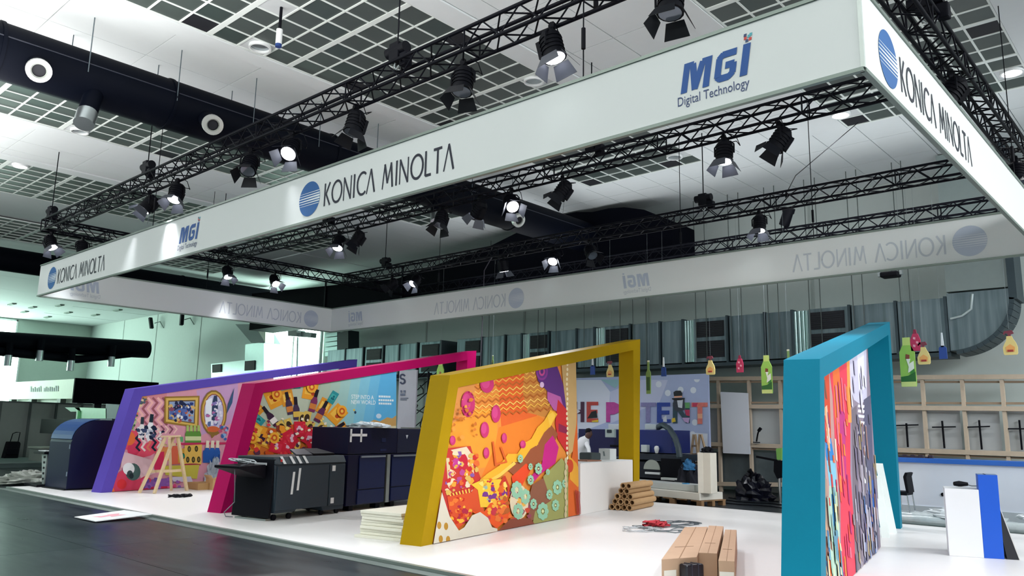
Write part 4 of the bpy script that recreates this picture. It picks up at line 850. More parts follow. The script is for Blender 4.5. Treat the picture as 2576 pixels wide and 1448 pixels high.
# digital press units behind
O2 = (9.34, 2.86, .04)
t = thing('digital_press', 'dark navy digital press with tall upper cabinets and white cross tape, behind the finisher', 'printer', O2); O = O2
for y0, y1, nm in ((0, 1.15, 'left'), (1.27, 2.75, 'right')):
    part('lower_cabinet', NV, lambda m: m.box(-.95, y0, .1, 0, y1, 1.06), bevel=.012)
    part('lower_door', NV2, lambda m: m.box(0, y0+.32 if y0 == 0 else y0+.06, .4, .025, y1-.04, 1.0), bevel=.008)
    part('paper_drawer', NV2, lambda m: m.box(0, y0+.3 if y0 == 0 else y0+.06, .12, .025, y1-.04, .38), bevel=.008)
    part('handle_bar', mat('9AA4B0', .3, .7), lambda m: m.box(.02, y0+.34 if y0 == 0 else y0+.08, 1.0, .045, y1-.06, 1.035))
    for yy in (y0+.15, y1-.2): part('caster', BLK, lambda m: m.box(-.2, yy, 0, -.05, yy+.12, .1))
part('upper_cabinet', NV, lambda m: m.box(-.95, -.02, 1.07, .0, 1.5, 1.58), bevel=.012); part('upper_cabinet', mat('0D1330', .35), lambda m: m.box(-.95, 1.51, 1.07, .0, 2.75, 1.57), bevel=.012)
part('side_column', ALU, lambda m: m.box(-.5, 1.16, .1, .03, 1.26, 1.05))
part('end_trim', ALU, lambda m: m.box(-.9, 2.76, .1, .03, 2.83, 1.6))
part('round_badge', mat('B8C0C8', .4), lambda m: m.prism([(.003, 1.78, 1.44), (.003, 1.86, 1.44), (.003, 1.82, 1.36)], (.004, 0, 0)))
for y, z, a_, b_ in ((.02, 1.3, .05, .25), (.32, 1.3, .05, .25), (.02, 1.41, .5, .05)): part('tape_strip', TAPE, lambda m: m.box(.002, y, z, .006, y+a_, z+b_))
part('label_block', NV2, lambda m: (m.box(0, .95, 1.12, .004, 1.15, 1.16), m.box(0, .98, 1.3, .004, 1.12, 1.38)))
t2 = thing('plastic_wrap', 'crumpled translucent plastic wrap on top of the navy press', 'wrapping', tuple(np.array(O2)+(-.5, 1, 1.58)))
def crumple(t, nm, c, sx, sy, sz, mt, seed, n=14):
    random.seed(seed); m = M(); V = []; F = []
    for i in range(n+1):
        for j in range(n*2):
            th = math.pi/2*i/n; ph = math.pi*2*j/(n*2); r_ = 1+random.uniform(-.22, .22)
            V.append((c[0]+sx*math.sin(th)*math.cos(ph)*r_, c[1]+sy*math.sin(th)*math.sin(ph)*r_, c[2]+max(.004, sz*math.cos(th)*r_)))
    N = n*2
    for i in range(n):
        for j in range(N): F.append((i*N+j, (i+1)*N+j, (i+1)*N+(j+1) % N, i*N+(j+1) % N))
    m.add(V, F); return m.build(nm, mt, t)
crumple(t2, 'sheet', np.array((9.0, 3.6, 1.62)), .25, .5, .1, mat('C9D3D8', .25, noise=.1), 5)
t = thing('supply_rack', 'narrow grey rack with a column of painted cyan lights beside the navy press', 'rack', tuple(np.array(O2)+(-.6, 3, 0))); O = (O2[0]-.6, O2[1]+2.75, .04)
part('column', mat('8A949C', .4, .4), lambda m: m.box(-.4, .1, .4, .06, .5, 1.58), bevel=.01)
for k in range(7): part('cap', mat('3F9FC0', .4), lambda m: m.cyl((.05, .3, .58+k*.14), (.09, .3, .58+k*.14), .05, 12))  # small blue lights of the rack, painted as cyan discs without glow
part('base', BLK, lambda m: m.box(-.4, .1, 0, .04, .5, .4))
# black lattice tower and letter board behind
t = thing('letter_board', 'grey board with a dark letter S behind the magenta frame', 'sign', tuple(P(1022, 1070, 1, 9.2)))
a, c = P(1005, 932, 1, 9.2), P(1043, 1070, 1, 9.2)
m = M(); m.box(a[0], 9.2, .05, c[0], 9.25, a[2]); m.build('board', mat('A6A8B0', .6), t)
m = M(); 
def fS(u, v): q = P(u, v, 1, 9.19); return tuple(q)
stroke(m, [(1012.5+5.5*math.cos(R(a_)), 947+5.5*math.sin(R(a_))) for a_ in range(-20, -271, -25)]+[(1012.5+5.5*math.cos(R(a_)), 958.5+6*math.sin(R(a_))) for a_ in range(-90, 161, 25)], 4.4, lambda u, v: fS(u, v)); m.build('lettering', mat('1E2444', .5), t)
m = M()
for k, (x, y, w) in enumerate(((1007, 981, 4), (1015, 981, 5), (1007, 989, 12), (1007, 1000, 20), (1007, 1004, 16))): m.prism([fS(x, y), fS(x+w, y), fS(x+w, y+(6 if k < 3 else 2)), fS(x, y+(6 if k < 3 else 2))], (0, -.004, 0))
m.build('small_print', mat('5C6478', .5), t)
t = thing('lattice_tower', 'black lattice tower wrapped with cables, left of the yellow frame', 'tower', tuple(P(1062, 1080, 1, 9.6)))
a, c = P(1047, 940, 1, 9.6), P(1078, 940, 1, 9.6)
for x in (a[0], c[0]):
    for y in (9.6, 10.1): m = M(); m.cyl((x, y, .05), (x, y, a[2]+.05), .03, 8); m.build('upright', BLK, t)
for k in range(9):
    z = .2+k*.36; m = M(); m.cyl((a[0], 9.6, z), (c[0], 9.6, z+.34), .014, 6); m.cyl((c[0], 9.6, z), (c[0], 10.1, z+.34), .014, 6); m.build('brace', BLK, t)
m = M(); m.box(a[0]-2.0, 9.65, a[2]-.1, c[0], 9.75, a[2]+.02); m.build('cross_arm', BLK, t)
random.seed(12); m = M(); m.tube([(a[0]+random.uniform(-.12, c[0]-a[0]+.1), 9.56, 2.9-k*.12) for k in range(16)], .022, 5); m.build('cable', mat('1B2420', .6), t)

# ================================================================== LEFT END MACHINE, CONSOLE, SMALL THINGS
O = (1.62, .62, .04); RZ = 4
t = thing('cutting_machine', 'tall navy blue machine cabinet with a rounded top edge, left of the purple frame', 'machine', O)
prof = [(-1.15, 0, 0), (-1.15, 2.6, 0), (-1.15, 2.6, 1.63), (-1.15, .62, 1.63)]+[(-1.15, .62-.6*math.sin(a), 1.13+.5*math.cos(a)) for a in np.linspace(.15, 1.5, 8)]+[(-1.15, 0, 1.1)]
part('cabinet', mat('070E34', .4, noise=.05, spec=.25), lambda m: m.prism(prof, (1.15, 0, 0)), bevel=.01)
pr2 = [(-1.13, .62-.612*math.sin(a), 1.13+.512*math.cos(a)) for a in np.linspace(.0, 1.5, 9)]
part('curved_hood', mat('21427A', .3), lambda m: [m.obox(pr2[i], np.array(pr2[i+1])-np.array(pr2[i]), (1.12, 0, 0), (0, -.008, .012)) for i in range(8)])
for z in (.32, .95): part('door_hinge', mat('8A96A8', .4, .5), lambda m: m.box(-.06, -.012, z, -.02, 0, z+.1))
part('plinth', BLK, lambda m: m.box(-1.2, -.05, 0, .02, 2.6, .03))
t = thing('operator_console', 'black monitor and keyboard shelf on a stand left of the navy machine', 'computer', (-.2, .5, .04)); O = (-.2, .5, .04); RZ = 0
part('base', BLK, lambda m: m.box(-.35, -.1, 0, .55, .35, .06), bevel=.01); part('post', mat('8C9694', .4, .5), lambda m: m.beam((.15, .3, .06), (.15, .3, .8), .06))
part('keyboard_shelf', BLK, lambda m: m.box(-.25, 0, .78, .5, .4, .84), bevel=.008); part('keyboard', mat('C4CACC', .5), lambda m: m.box(-.05, .04, .84, .45, .2, .865))
part('perforated_leg', mat('A9B0AE', .5, .4), lambda m: m.prism([(.02, .1, .78), (.4, .1, .78), (.42, .1, .06), (.28, .1, .06)], (0, .05, 0)))
for k in range(5): part('leg_hole', BLK, lambda m: m.box(.2+k*.02, .09, .68-k*.13, .3+k*.015, .1, .73-k*.13))
a, c = P(103, 1053, 1, .8), P(180, 1093, 1, .8)
a, c = P(104, 1053, 1, 3.45), P(190, 1093, 1, 3.45); t = thing('monitor', 'black monitor on a thin stand behind the keyboard shelf, left of the navy machine', 'monitor', ((a[0]+c[0])/2, 3.5, .04))
m = M(); m.box(a[0], 3.45, c[2], c[0], 3.5, a[2]); m.build('screen', BLKR, t, bevel=.008)
m = M(); m.box((a[0]+c[0])/2-.25, 3.5, .04, (a[0]+c[0])/2-.19, 3.55, c[2]+.2); m.build('post', mat('5C6664', .4, .5), t); m = M(); m.box((a[0]+c[0])/2-.5, 3.3, .04, (a[0]+c[0])/2+.06, 3.75, .07); m.build('foot', BLK, t)
t = thing('feeder_hood', 'bright green plastic feeder hood standing behind the navy machine', 'hood', tuple(P(235, 1060, 1, 3.6)))
def G(px, py, y=3.6): return P(px, py, 1, y)
GR = mat('7FD494', .35, noise=.1)
m = M(); m.prism([G(186, 1024), G(268, 1027), G(268, 1052), G(200, 1052), G(203, 1036)], (0, .6, 0)); m.build('hood', GR, t)
m = M(); m.prism([G(163, 1024), G(200, 1024), G(203, 1034), G(178, 1035)], (0, .5, 0)); m.build('chute', mat('6CBF88', .4), t)
m = M(); m.beam(G(199, 1032), G(197, 1056), .12); m.build('strut', GR, t)
m = M(); m.prism([G(190, 1052, 3.58), G(282, 1052, 3.58), (G(282, 1052, 3.58)[0], 3.58, .04), (G(190, 1052, 3.58)[0], 3.58, .04)], (0, .64, 0)); m.build('machine_body', mat('1A2A48', .5), t)
m = M(); m.prism([G(266, 1015), G(300, 1018), G(290, 1053), G(266, 1053)], (0, .5, 0)); m.build('grey_cover', mat('5A6E72', .5), t)
t = thing('plastic_bag', 'crumpled clear plastic bag at the far left corner of the platform', 'bag', (-.9, 1.0, .04))
crumple(t, 'film', np.array(P(62, 1212, 2, .045))+(0.1, .1, 0), .55, .75, .27, mat('B9BDB6', .2, noise=.25, scale=9), 8)
crumple(t, 'film', np.array(P(112, 1216, 2, .045))+(0, .2, 0), .3, .4, .15, mat('A8ACA6', .2, noise=.25, scale=9), 9)
# partition walls, black display wall, cream booth, suitcase far left
t = thing('partition_wall', 'grey partition wall with aluminium posts behind the left end of the platform', 'wall', (-14, 5, 0))
for k, (y0, y1) in enumerate(((1.6, 3.4), (3.43, 4.45), (4.48, 5.42), (5.45, 6.4), (6.43, 7.4))):
    m = M(); m.box(-14.05, y0+.03, .05, -14, y1-.03, 2.31); m.build('board', mat('7C827E', .7), t)
    m = M(); m.box(-14.08, y1-.03, 0, -13.96, y1+.06, 2.34); m.build('post', mat('48504E', .4, .5), t)
m = M(); m.box(-14.07, 1.6, 2.31, -13.98, 7.4, 2.36); m.build('top_rail', mat('4A5250', .4, .5), t)
t = thing('raised_floor', 'grey green low raised floor at the far left behind the bag', 'platform', (-12.5, 3, 0))
m = M(); m.box(-13.9, -1, 0, -9.4, 4.6, .14); m.build('deck', mat('4C5E5C', .6), t); m = M(); m.box(-13.95, -1.02, .14, -9.38, 4.62, .17); m.build('top_sheet', mat('6A7C78', .5), t)
t = thing('open_crate', 'grey open box on the raised floor edge left of the console', 'crate', (-9.2, 4.0, 0))
a = P(95, 1190, 1, 4.); m = M(); m.box(a[0]-.55, 3.8, .0, a[0]+.75, 4.6, .62); m.build('body', mat('8A9088', .6), t, bevel=.02); m = M(); m.box(a[0]-.6, 3.75, .62, a[0]+.8, 4.65, .67); m.build('lid', mat('A2A89C', .6), t)
t = thing('trolley_bag', 'black trolley bag with raised handle at the far left', 'suitcase', (-13.3, 3.8, .17))
m = M(); a = P(27, 1160, 0, -13.3); m.prism([(-13.5, a[1]-.3, .17), (-13.5, a[1]+.22, .17), (-13.5, a[1]+.25, .72), (-13.5, a[1]+.2, .8), (-13.5, a[1]-.2, .8), (-13.5, a[1]-.22, .7)], (.3, 0, 0)); m.build('body', BLK, t, bevel=.03)
m = M(); m.tube([(-13.3, a[1]-.1, .8), (-13.3, a[1]-.05, 1.1), (-13.3, a[1]+.05, 1.15), (-13.3, a[1]+.2, 1.15), (-13.3, a[1]+.17, .8)], .018, 6); m.build('handle', BLK, t)
m = M(); m.box(-13.2, a[1]-.22, .3, -13.15, a[1]+.2, .55); m.build('pocket', BLKR, t, bevel=.015)
t = thing('video_wall', 'large black screen wall behind the purple frame at the left', 'screen', (-9.5, 6, 0))
a, c = P(190, 950, 0, -9.5), P(400, 958, 0, -9.5)
m = M(); m.box(-9.6, a[1], 2.28, -9.5, c[1], a[2]); m.build('screen', mat('03030A', .7, spec=.06), t)
for y in (a[1]+.8, c[1]-1.0): m = M(); m.box(-9.75, y, 0, -9.6, y+.25, 2.6); m.build('post', BLK, t)
t = thing('stand_fascia', 'cream stand front with a line of grey lettering at the far left', 'booth', (-27, 9, 0))
def cf(px, py, y=9.): return tuple(P(px, py, 1, y))
m = M(); m.prism([cf(30, 961), cf(200, 952), cf(196, 1002), cf(22, 1004)], (0, .3, 0)); m.build('fascia', mat('D9DCC8', .6), t)
for x in (25, 75, 147, 190): m = M(); u = cf(x, 1004); m.box(u[0]-.25, 9.02, 0, u[0]+.25, 9.3, u[2]+.1); m.build('post', mat('5C625C', .6), t)
m = M(); text(m, 'STAND SERVICES', lambda u, v: cf(76+u, 985-u*.02-v, 8.98), 70, 13) if 0 else None
for k in range(15):
    if k == 6: continue
    x = 76+k*4.8; hh = random.choice((9, 12, 14, 11)); m.prism([cf(x, 985-k*.1, 8.99), cf(x+3.8, 985-k*.1, 8.99), cf(x+3.4, 985-hh-k*.1, 8.99), cf(x+.3, 985-hh-k*.1, 8.99)], (0, -.01, 0))
m.build('lettering', mat('5E6A68', .6), t)
m = M(); m.prism([cf(25, 1004, 9.4), cf(196, 1002, 9.4), cf(190, 1090, 9.4), cf(20, 1090, 9.4)], (0, .1, 0)); m.build('back_board', mat('E3E8DC', .6), t)
# A-frame trestle
t = thing('wooden_trestle', 'light wooden A-frame trestle in front of the pink panel', 'trestle', (3.1, 2.2, .04))
f1, f2, f3, f4 = [P(*q, 2, .04) for q in ((350, 1239.5), (388, 1241), (431, 1233), (470, 1233.5))]
a1 = np.array(((f1[0]+f3[0])/2+.05, (f1[1]+f3[1])/2, 1.46)); a1 = P(416, 1100, 1, a1[1]); a2 = P(437, 1098, 1, (f2[1]+f4[1])/2)
for f, a in ((f1, a1), (f3, a1+(.1, .05, 0)), (f2, a2), (f4, a2+(.1, .05, 0))): m = M(); m.beam(f, a, .05, .07); m.build('leg', WOOD, t)
for fa, fb, a in ((f1, f3, a1), (f2, f4, a2)):
    for k in (.38, .86): m = M(); m.beam(fa+(a-fa)*k, fb+(a-fb)*k, .03, .06); m.build('rung', WOOD, t)
m = M(); m.beam(a1-(.1, .06, -.02), a2+(.15, .1, .02), .22, .035); m.build('top_board', WOOD, t)
# cartons and coil by the magenta frame
t = thing('open_carton', 'small open brown carton beside the magenta frame foot', 'box', tuple(P(515, 1232, 2, .04)))
u = P(516, 1231, 2, .04)+np.array((0, .2, 0)); m = M(); m.box(u[0]-.16, u[1]-.12, .04, u[0]+.2, u[1]+.25, .3); m.build('body', mat('C9A070', .8), t)
m = M(); m.obox((u[0]-.16, u[1]-.12, .3), (.36, 0, 0), (0, -.06, .09), (0, .004, .004)); m.obox((u[0]+.2, u[1]-.12, .3), (0, .37, 0), (.1, 0, .05), (0, 0, .004)); m.build('flap', mat('D2AE80', .8), t)
t = thing('flat_carton', 'flat brown carton left of the small open one', 'box', tuple(P(475, 1230, 2, .04)))
u = P(475, 1231, 2, .04)+np.array((-.05, .25, 0)); m = M(); m.box(u[0]-.3, u[1]-.15, .04, u[0]+.3, u[1]+.3, .2); m.build('body', mat('B48C5C', .8), t); m = M(); m.box(u[0]-.3, u[1]+.05, .2, u[0]+.3, u[1]+.09, .202); m.build('tape', mat('C8A880', .4), t)
t = thing('plastic_sack', 'clear plastic sack standing beside the magenta frame, above the small open carton', 'bag', tuple(P(530, 1205, 1, 3.6)))
crumple(t, 'film', np.array((P(527, 1200, 1, 3.9)[0], 4.0, .05)), .22, .25, .62, mat('A9B2C0', .2, noise=.3, scale=8), 21)
t = thing('cable_bundle', 'small black cable bundle on the white floor between the purple and magenta frames', 'cable', tuple(P(455, 1248, 2, .04)))
u = P(455, 1248, 2, .05); random.seed(4); m = M(); m.tube([(u[0]+.13*math.cos(k*.9)*(1+.5*math.sin(k*.31)), u[1]+.2*math.sin(k*.9)*(1+.4*math.cos(k*.5)), .05+.02*(k % 3)) for k in range(40)], .014, 5); m.build('cord', BLK, t)
# white board lying over the platform edge
t = thing('loose_board', 'white board with a faint pink print lying over the front platform edge', 'board', tuple(P(290, 1297, 2, .02)))
bp = [P(*q, 2, z) for q, z in (((187, 1301), .015), ((240, 1312), .015), ((384, 1294), .06), ((312, 1284), .06))]
m = M(); m.prism(bp, (0, 0, .012)); m.build('sheet', mat('DDE0E0', .5), t)
def bl(u, v): q = bp[0]*(1-u)*(1-v)+bp[1]*u*(1-v)+bp[2]*u*v+bp[3]*(1-u)*v; return q+np.array((0, 0, .0125))
m = M()
for pg in ([(.3, .2), (.6, .25), (.55, .45), (.35, .5), (.4, .35)], [(.3, .5), (.7, .4), (.65, .7), (.5, .62), (.35, .72)]): m.poly([bl(*q) for q in pg])
m.build('faint_print', mat('D99AA4', .6), t)
# ================================================================== AROUND THE YELLOW FRAME
random.seed(11)
FOAM = mat('E9E6D6', .7, noise=.03)
for k in range(9):
    z = .04+k*.043; m = LM((12.62+random.uniform(-.02, .02), 1.12+random.uniform(-.03, .03), z), 12+random.uniform(-2, 2))
    m.box(-.36 if k else -.42, -.1 if k else -.16, 0, .42, 1.3, .04)
    tag(m.build('foam_sheet', FOAM, bevel=.004), 'cream foam sheet in the stack behind the yellow frame foot, %s from the bottom' % ORDI[k], 'foam sheet', 'stacked foam sheets')
t = thing('white_counter', 'long white counter wall behind the orange panel, beside the stacked cardboard tubes', 'counter', (11.9, 8, .04))
d = np.array((-math.sin(R(12)), math.cos(R(12)), 0)); nn_ = np.array((math.cos(R(12)), math.sin(R(12)), 0)); a = np.array((13.585, .984, .04))+d*5.18; c = a+d*2.78
m = M(); m.prism([a, a-nn_*.62, c-nn_*.62, c], (0, 0, .97)); m.build('body', mat('E9E4E0', .5, noise=.02), t, bevel=.01)
m = M(); a2_ = a+(0, 0, .97); c2_ = c+(0, 0, .97); m.prism([a2_+d*.02, a2_-nn_*.6+d*.02, c2_-nn_*.6-d*.02, c2_-d*.02], (0, 0, .012)); m.build('worktop', WHT, t)
def onc(px, w): q = P(px, 1160, 2, 1.02); return q
def boxpx(m, x0, y0, x1, y1, Y, dep, top=None): # upright box whose front is a photo rectangle on the plane Y
    a, c = P(x0, y0, 1, Y), P(x1, y1, 1, Y); m.box(a[0], Y, min(a[2], c[2]), c[0], Y+dep, max(a[2], c[2])); return m
t = thing('square_carton_box', 'white square box standing on the white counter', 'box', tuple(P(1525, 1155, 1, 9)))
m = M(); q = P(1525, 1155, 1, 8.2); m.box(q[0]-.13, 8.1, 1.022, q[0]+.17, 8.35, 1.26); m.build('body', mat('C6CAC8', .6), t, bevel=.006)
m = M(); m.prism([(q[0]+.0, 8.098, 1.1), (q[0]+.04, 8.098, 1.1), (q[0]+.02, 8.098, 1.2), (q[0]-.02, 8.098, 1.2)], (0, -.002, 0)); m.build('printed_mark', mat('6A7474', .6), t)
q = P(1495, 1155, 1, 7.2); m = M(); m.box(q[0]-.25, 6.75, 1.022, q[0]+.15, 7.25, 1.047); tag(m.build('brown_board', mat('9A6A54', .7), bevel=.004), 'thin brown board lying on the white counter left of the square box', 'board')
# cardboard tubes
TB = mat('B08C62', .75, noise=.12, scale=12); u0, u1 = P(1537, 1277, 2, .04), P(1572, 1277, 2, .04); dv_ = d; dv = d; sv = nn_; r_ = .062
base = np.array((13.585, .984, .04+r_))+dv_*6.55+nn_*.1; rows = [4, 4, 3, 2, 2]; k = 0
PLY = ['bottom layer', 'second layer', 'third layer', 'fourth layer', 'top layer']
for j, nn in enumerate(rows):
    for i in range(nn):
        st = base+sv*((i+(j*.5 if j else 0)+(.0))*r_*2.05)+np.array((0, 0, j*r_*1.76))-sv*.02+dv*random.uniform(-.05, .05)
        m = M(); m.ring(st, st+dv*1.3, r_, r_*.68, 16); m.cyl(st+dv*.75, st+dv*.76, r_*.67, 16)
        tag(m.build('cardboard_tube', TB), 'brown cardboard tube in the %s of the pile, %s from the left' % (PLY[j], ORDI[i]), 'tube', 'piled cardboard tubes')
# pallet with plinth
t = thing('pallet', 'wooden pallet on the grey floor under the low white stage piece', 'pallet', (12.3, 10.8, 0))
A0 = np.array((12.95, 10.0, 0)); d1 = np.array((.17, .985, 0)); d2 = np.array((-.985, .17, 0))
WP = mat('8A6A4A', .8, noise=.15)
for k in range(6): m = M(); m.obox(A0+d2*(k*.42), d2*.3, d1*.9, (0, 0, .022)); m2 = m; m.v = [(v[0], v[1], v[2]+.11) for v in m.v]; m.build('plank', WP, t)
for i in range(3):
    for k in range(4): m = M(); m.obox(A0+d1*(i*.39)+d2*(k*.8), d2*.14, d1*.1, (0, 0, .11)); m.build('block', WP, t)
t = thing('stage_piece', 'low long white stage piece lying on the pallet, ending at the upright white post', 'block', tuple(A0+(0, 0, .135)))
m = M(); m.obox(A0+(0, 0, .135)+d2*.05, d2*2.6, d1*.85, (0, 0, .16)); m.build('lower_slab', mat('D6D2C8', .6), t, bevel=.006)
m = M(); m.obox(A0+(0, 0, .3)+d2*.35+d1*.2, d2*2.3, d1*.6, (0, 0, .14)); m.build('upper_slab', mat('B9BDBA', .6), t, bevel=.006)
t = thing('white_post', 'upright cream white post standing at the end of the pallet, with a black cap', 'post', tuple(A0))
qb = P(1773, 1248, 1, 10.05); qt = P(1768, 1138, 1, 10.05); zb = .3
m = M(); m.box(qb[0]-.16, 10.05, zb, qb[0]+.16, 10.35, qt[2]); m.build('body', mat('D9D3C6', .6), t, bevel=.005); m = M(); m.box(qb[0]-.16, 10.045, zb, qb[0]-.03, 10.05, qt[2]); m.build('front_strip', mat('E8E3D8', .6), t)
t = thing('black_pouch', 'crumpled black cloth pouch on top of the white post', 'bag', (qb[0], 10.2, qt[2])); crumple(t, 'cloth', np.array((qb[0], 10.2, qt[2])), .15, .14, .12, BLK, 31, 8)
# ---- printed back wall with large letters
t = thing('lettered_wall', 'pale blue printed wall with large colourful letters behind the yellow frame', 'sign', (10, 13.9, 0))
BY = 13.9
def bw(px, py, e=0): return P(px, py, 1, BY-e)
a, c = bw(1380, 953), bw(1781, 953)
m = M(); m.box(a[0], BY, .3, c[0], BY+.08, a[2]); m.build('board', mat('AFBBE0', .55, noise=.04), t)
for x in (a[0]+.5, c[0]-.5): m = M(); m.box(x, BY+.08, 0, x+.08, BY+.4, 2.4); m.build('prop', WOOD, t)
m = M(); cols = ['C9CFEC', 'DDE3F4', '9AC4CE', 'E4EAF8', 'BFC9EA', 'C8A0B8']; kk = [0]
def bp_(ci, pts): kk[0] += 1; m.cur = ci; m.poly([bw(x, y, .001+kk[0]*.0003) for x, y in pts])
bp_(1, [(1450, 955), (1512, 955), (1535, 985), (1530, 1060), (1450, 1090)]); bp_(0, [(1535, 985), (1610, 955), (1680, 955), (1660, 1010), (1535, 1065)]); bp_(2, [(1510, 954), (1555, 954), (1558, 965), (1548, 976)]); bp_(3, [(1620, 1080), (1780, 1090), (1780, 1165), (1640, 1165)])
for x, y in ((1657, 966), (1680, 988), (1744, 981), (1753, 953), (1748, 1062), (1742, 1092), (1712, 980)): bp_(3, [(x+7.5*math.cos(t_), max(953.6, y+8*math.sin(t_))) for t_ in np.linspace(0, 6.283, 16, endpoint=False)])
m.build('pattern', [mat(c_, .6, noise=0) for c_ in cols], t)
LET = {'H': ['4A2440', [(1443, 1061), (1443, 1010), (1452, 1010), (1452, 1030), (1461, 1030), (1461, 1010), (1470, 1010), (1470, 1061), (1461, 1061), (1461, 1040), (1452, 1040), (1452, 1061)]],
       'E': ['C0453E', [(1476, 1061), (1476, 1010), (1505, 1010), (1505, 1019), (1486, 1019), (1486, 1030), (1503, 1030), (1503, 1039), (1486, 1039), (1486, 1052), (1505, 1052), (1505, 1061)]],
       'P': ['BF459C', [(1525, 1061), (1525, 1011), (1545, 1011), (1556, 1016), (1561, 1026), (1556, 1037), (1545, 1042), (1535, 1042), (1535, 1061)]],
       'E2': ['2444A0', [(1653, 1063), (1653, 1012), (1686, 1012), (1686, 1022), (1664, 1022), (1664, 1032), (1684, 1032), (1684, 1042), (1664, 1042), (1664, 1054), (1687, 1054), (1687, 1063)]],
       'N': ['2E4A58', [(1693, 1064), (1693, 1012), (1704, 1012), (1724, 1044), (1724, 1012), (1735, 1012), (1735, 1064), (1726, 1064), (1704, 1032), (1704, 1064)]],
       'T': ['E07A70', [(1740, 1012), (1780, 1012), (1780, 1023), (1767, 1023), (1767, 1066), (1755, 1066), (1755, 1023), (1740, 1023)]],
       'T2': ['8A86B8', [(1612, 1012), (1650, 1012), (1650, 1022), (1636, 1022), (1636, 1062), (1625, 1062), (1625, 1022), (1612, 1022)]]}
for k_, (c_, pts) in LET.items(): m = M(); m.prism([bw(x, y, .012) for x, y in pts], (0, -.01, 0)); m.build('letter', mat(c_, .55, noise=.25, scale=12), t)
m = M(); kk = [0]; n_ = 28
for i in range(n_):
    t0, t1 = 2*math.pi*i/n_, 2*math.pi*(i+1)/n_; m.poly([bw(1588+rr*22*math.cos(tt), 1036+rr*26*math.sin(tt), .014) for rr, tt in ((1, t0), (1, t1), (.62, t1), (.62, t0))])
m.build('letter', mat('8E60B4', .55, noise=.2), t)
m = M()      # patches on the letters and the figure with a bowler hat
cs2 = ['1A1C24', 'D9DCE6', 'E6C63A', 'C83A60', '6AA86A', 'C9A8D8', '3A3E4C', 'F0B090']
def pt_(ci, pts): kk[0] += 1; m.cur = ci; m.poly([bw(x, y, .024+kk[0]*.0003) for x, y in pts])
pt_(0, [(1477, 1052), (1503, 1050), (1500, 1032), (1488, 1035)]); pt_(2, [(1488, 1058), (1505, 1055), (1505, 1061), (1490, 1061)]); pt_(1, [(1446, 1024), (1460, 1034), (1452, 1040)]); pt_(1, [(1668, 1050), (1676, 1044), (1678, 1061), (1668, 1060)]); pt_(2, [(1690, 1052), (1698, 1050), (1700, 1060), (1690, 1062)])
pt_(4, [(1722, 1012), (1735, 1012), (1735, 1026), (1724, 1026)]); pt_(3, [(1722, 1030), (1735, 1030), (1735, 1046), (1726, 1044)]); pt_(5, [(1716, 1050), (1735, 1050), (1732, 1064), (1722, 1060)]); pt_(7, [(1755, 1040), (1767, 1040), (1767, 1052), (1755, 1052)]); pt_(3, [(1742, 1013), (1756, 1013), (1752, 1022), (1742, 1022)])
pt_(6, [(1695, 1005), (1722, 1003), (1722, 1030), (1712, 1034), (1698, 1032), (1693, 1018)]); pt_(1, [(1703, 1005), (1718, 1004), (1716, 1026), (1706, 1024)]); pt_(0, [(1690, 1001), (1722, 1000), (1723, 1003), (1714, 1006), (1698, 1007), (1691, 1004)]); pt_(0, [(1696, 998), (1694, 986), (1700, 982), (1712, 982), (1716, 988), (1716, 998)]); pt_(7, [(1696, 996), (1716, 995), (1716, 999), (1696, 1000)])
m.build('print_patches', [mat(c_, .6, noise=.1) for c_ in cs2], t)
# ---- navy machine with hose in front of the lettered wall
t = thing('finishing_machine', 'big navy blue machine with a fat grey hose behind the yellow frame', 'machine', (9, 12.5, 0)); MY = 12.4
def bx(nm, x0, y0, x1, y1, Y, dep, mt, bev=.01): m = M(); boxpx(m, x0, y0, x1, y1, Y, dep); return m.build(nm, mt, t, bevel=bev)
NVB = mat('14266A', .4, noise=.08)
bx('main_body', 1455, 1078, 1600, 1150, MY, 1.0, mat('101A48', .4)); bx('hood', 1605, 1080, 1690, 1140, MY, 1.0, NVB); bx('worktop', 1600, 1139, 1714, 1160, MY-.05, 1.1, mat('1B2634', .4))
bx('lower_cabinet', 1608, 1160, 1662, 1204, MY, .9, mat('0E1424', .5)); bx('dark_box', 1662, 1152, 1712, 1200, MY-.1, .8, BLK); bx('left_cabinet', 1455, 1150, 1600, 1215, MY, 1.0, mat('0C1230', .5))
bx('foot', 1610, 1204, 1712, 1228, MY, .9, mat('1A2030', .5))
q = P(1641, 1180, 1, MY-.02); m = M(); m.prism([(q[0]+.26*math.cos(a), MY-.02, q[2]+.26*math.sin(a)) for a in np.linspace(0, math.pi, 14)], (0, -.03, 0)); m.build('round_guard', mat('A9AEA4', .5), t)
bx('white_drawer', 1622, 1186, 1660, 1194, MY-.05, .2, WHT); bx('white_base', 1662, 1200, 1700, 1209, MY-.15, .2, mat('CFD2CE', .6))
h0 = [P(1652, 1076, 1, MY+.3), P(1668, 1068, 1, MY+.25), P(1684, 1078, 1, MY+.1), P(1698, 1100, 1, MY-.1), P(1706, 1125, 1, MY-.15), P(1710, 1150, 1, MY-.15)]
hp = []
for i in range(len(h0)-1):
    for k in range(4): hp.append(h0[i]+(h0[i+1]-h0[i])*k/4)
m = M(); m.tube(hp+[h0[-1]], [.075+.008*(k % 2) for k in range(len(hp)+1)], 12); m.build('hose', mat('3A4850', .5), t)
bx('top_clutter', 1530, 1066, 1580, 1080, MY+.2, .5, mat('BFC8D0', .5)); bx('top_cover', 1622, 1066, 1650, 1080, MY+.2, .5, mat('B8C4C8', .5))
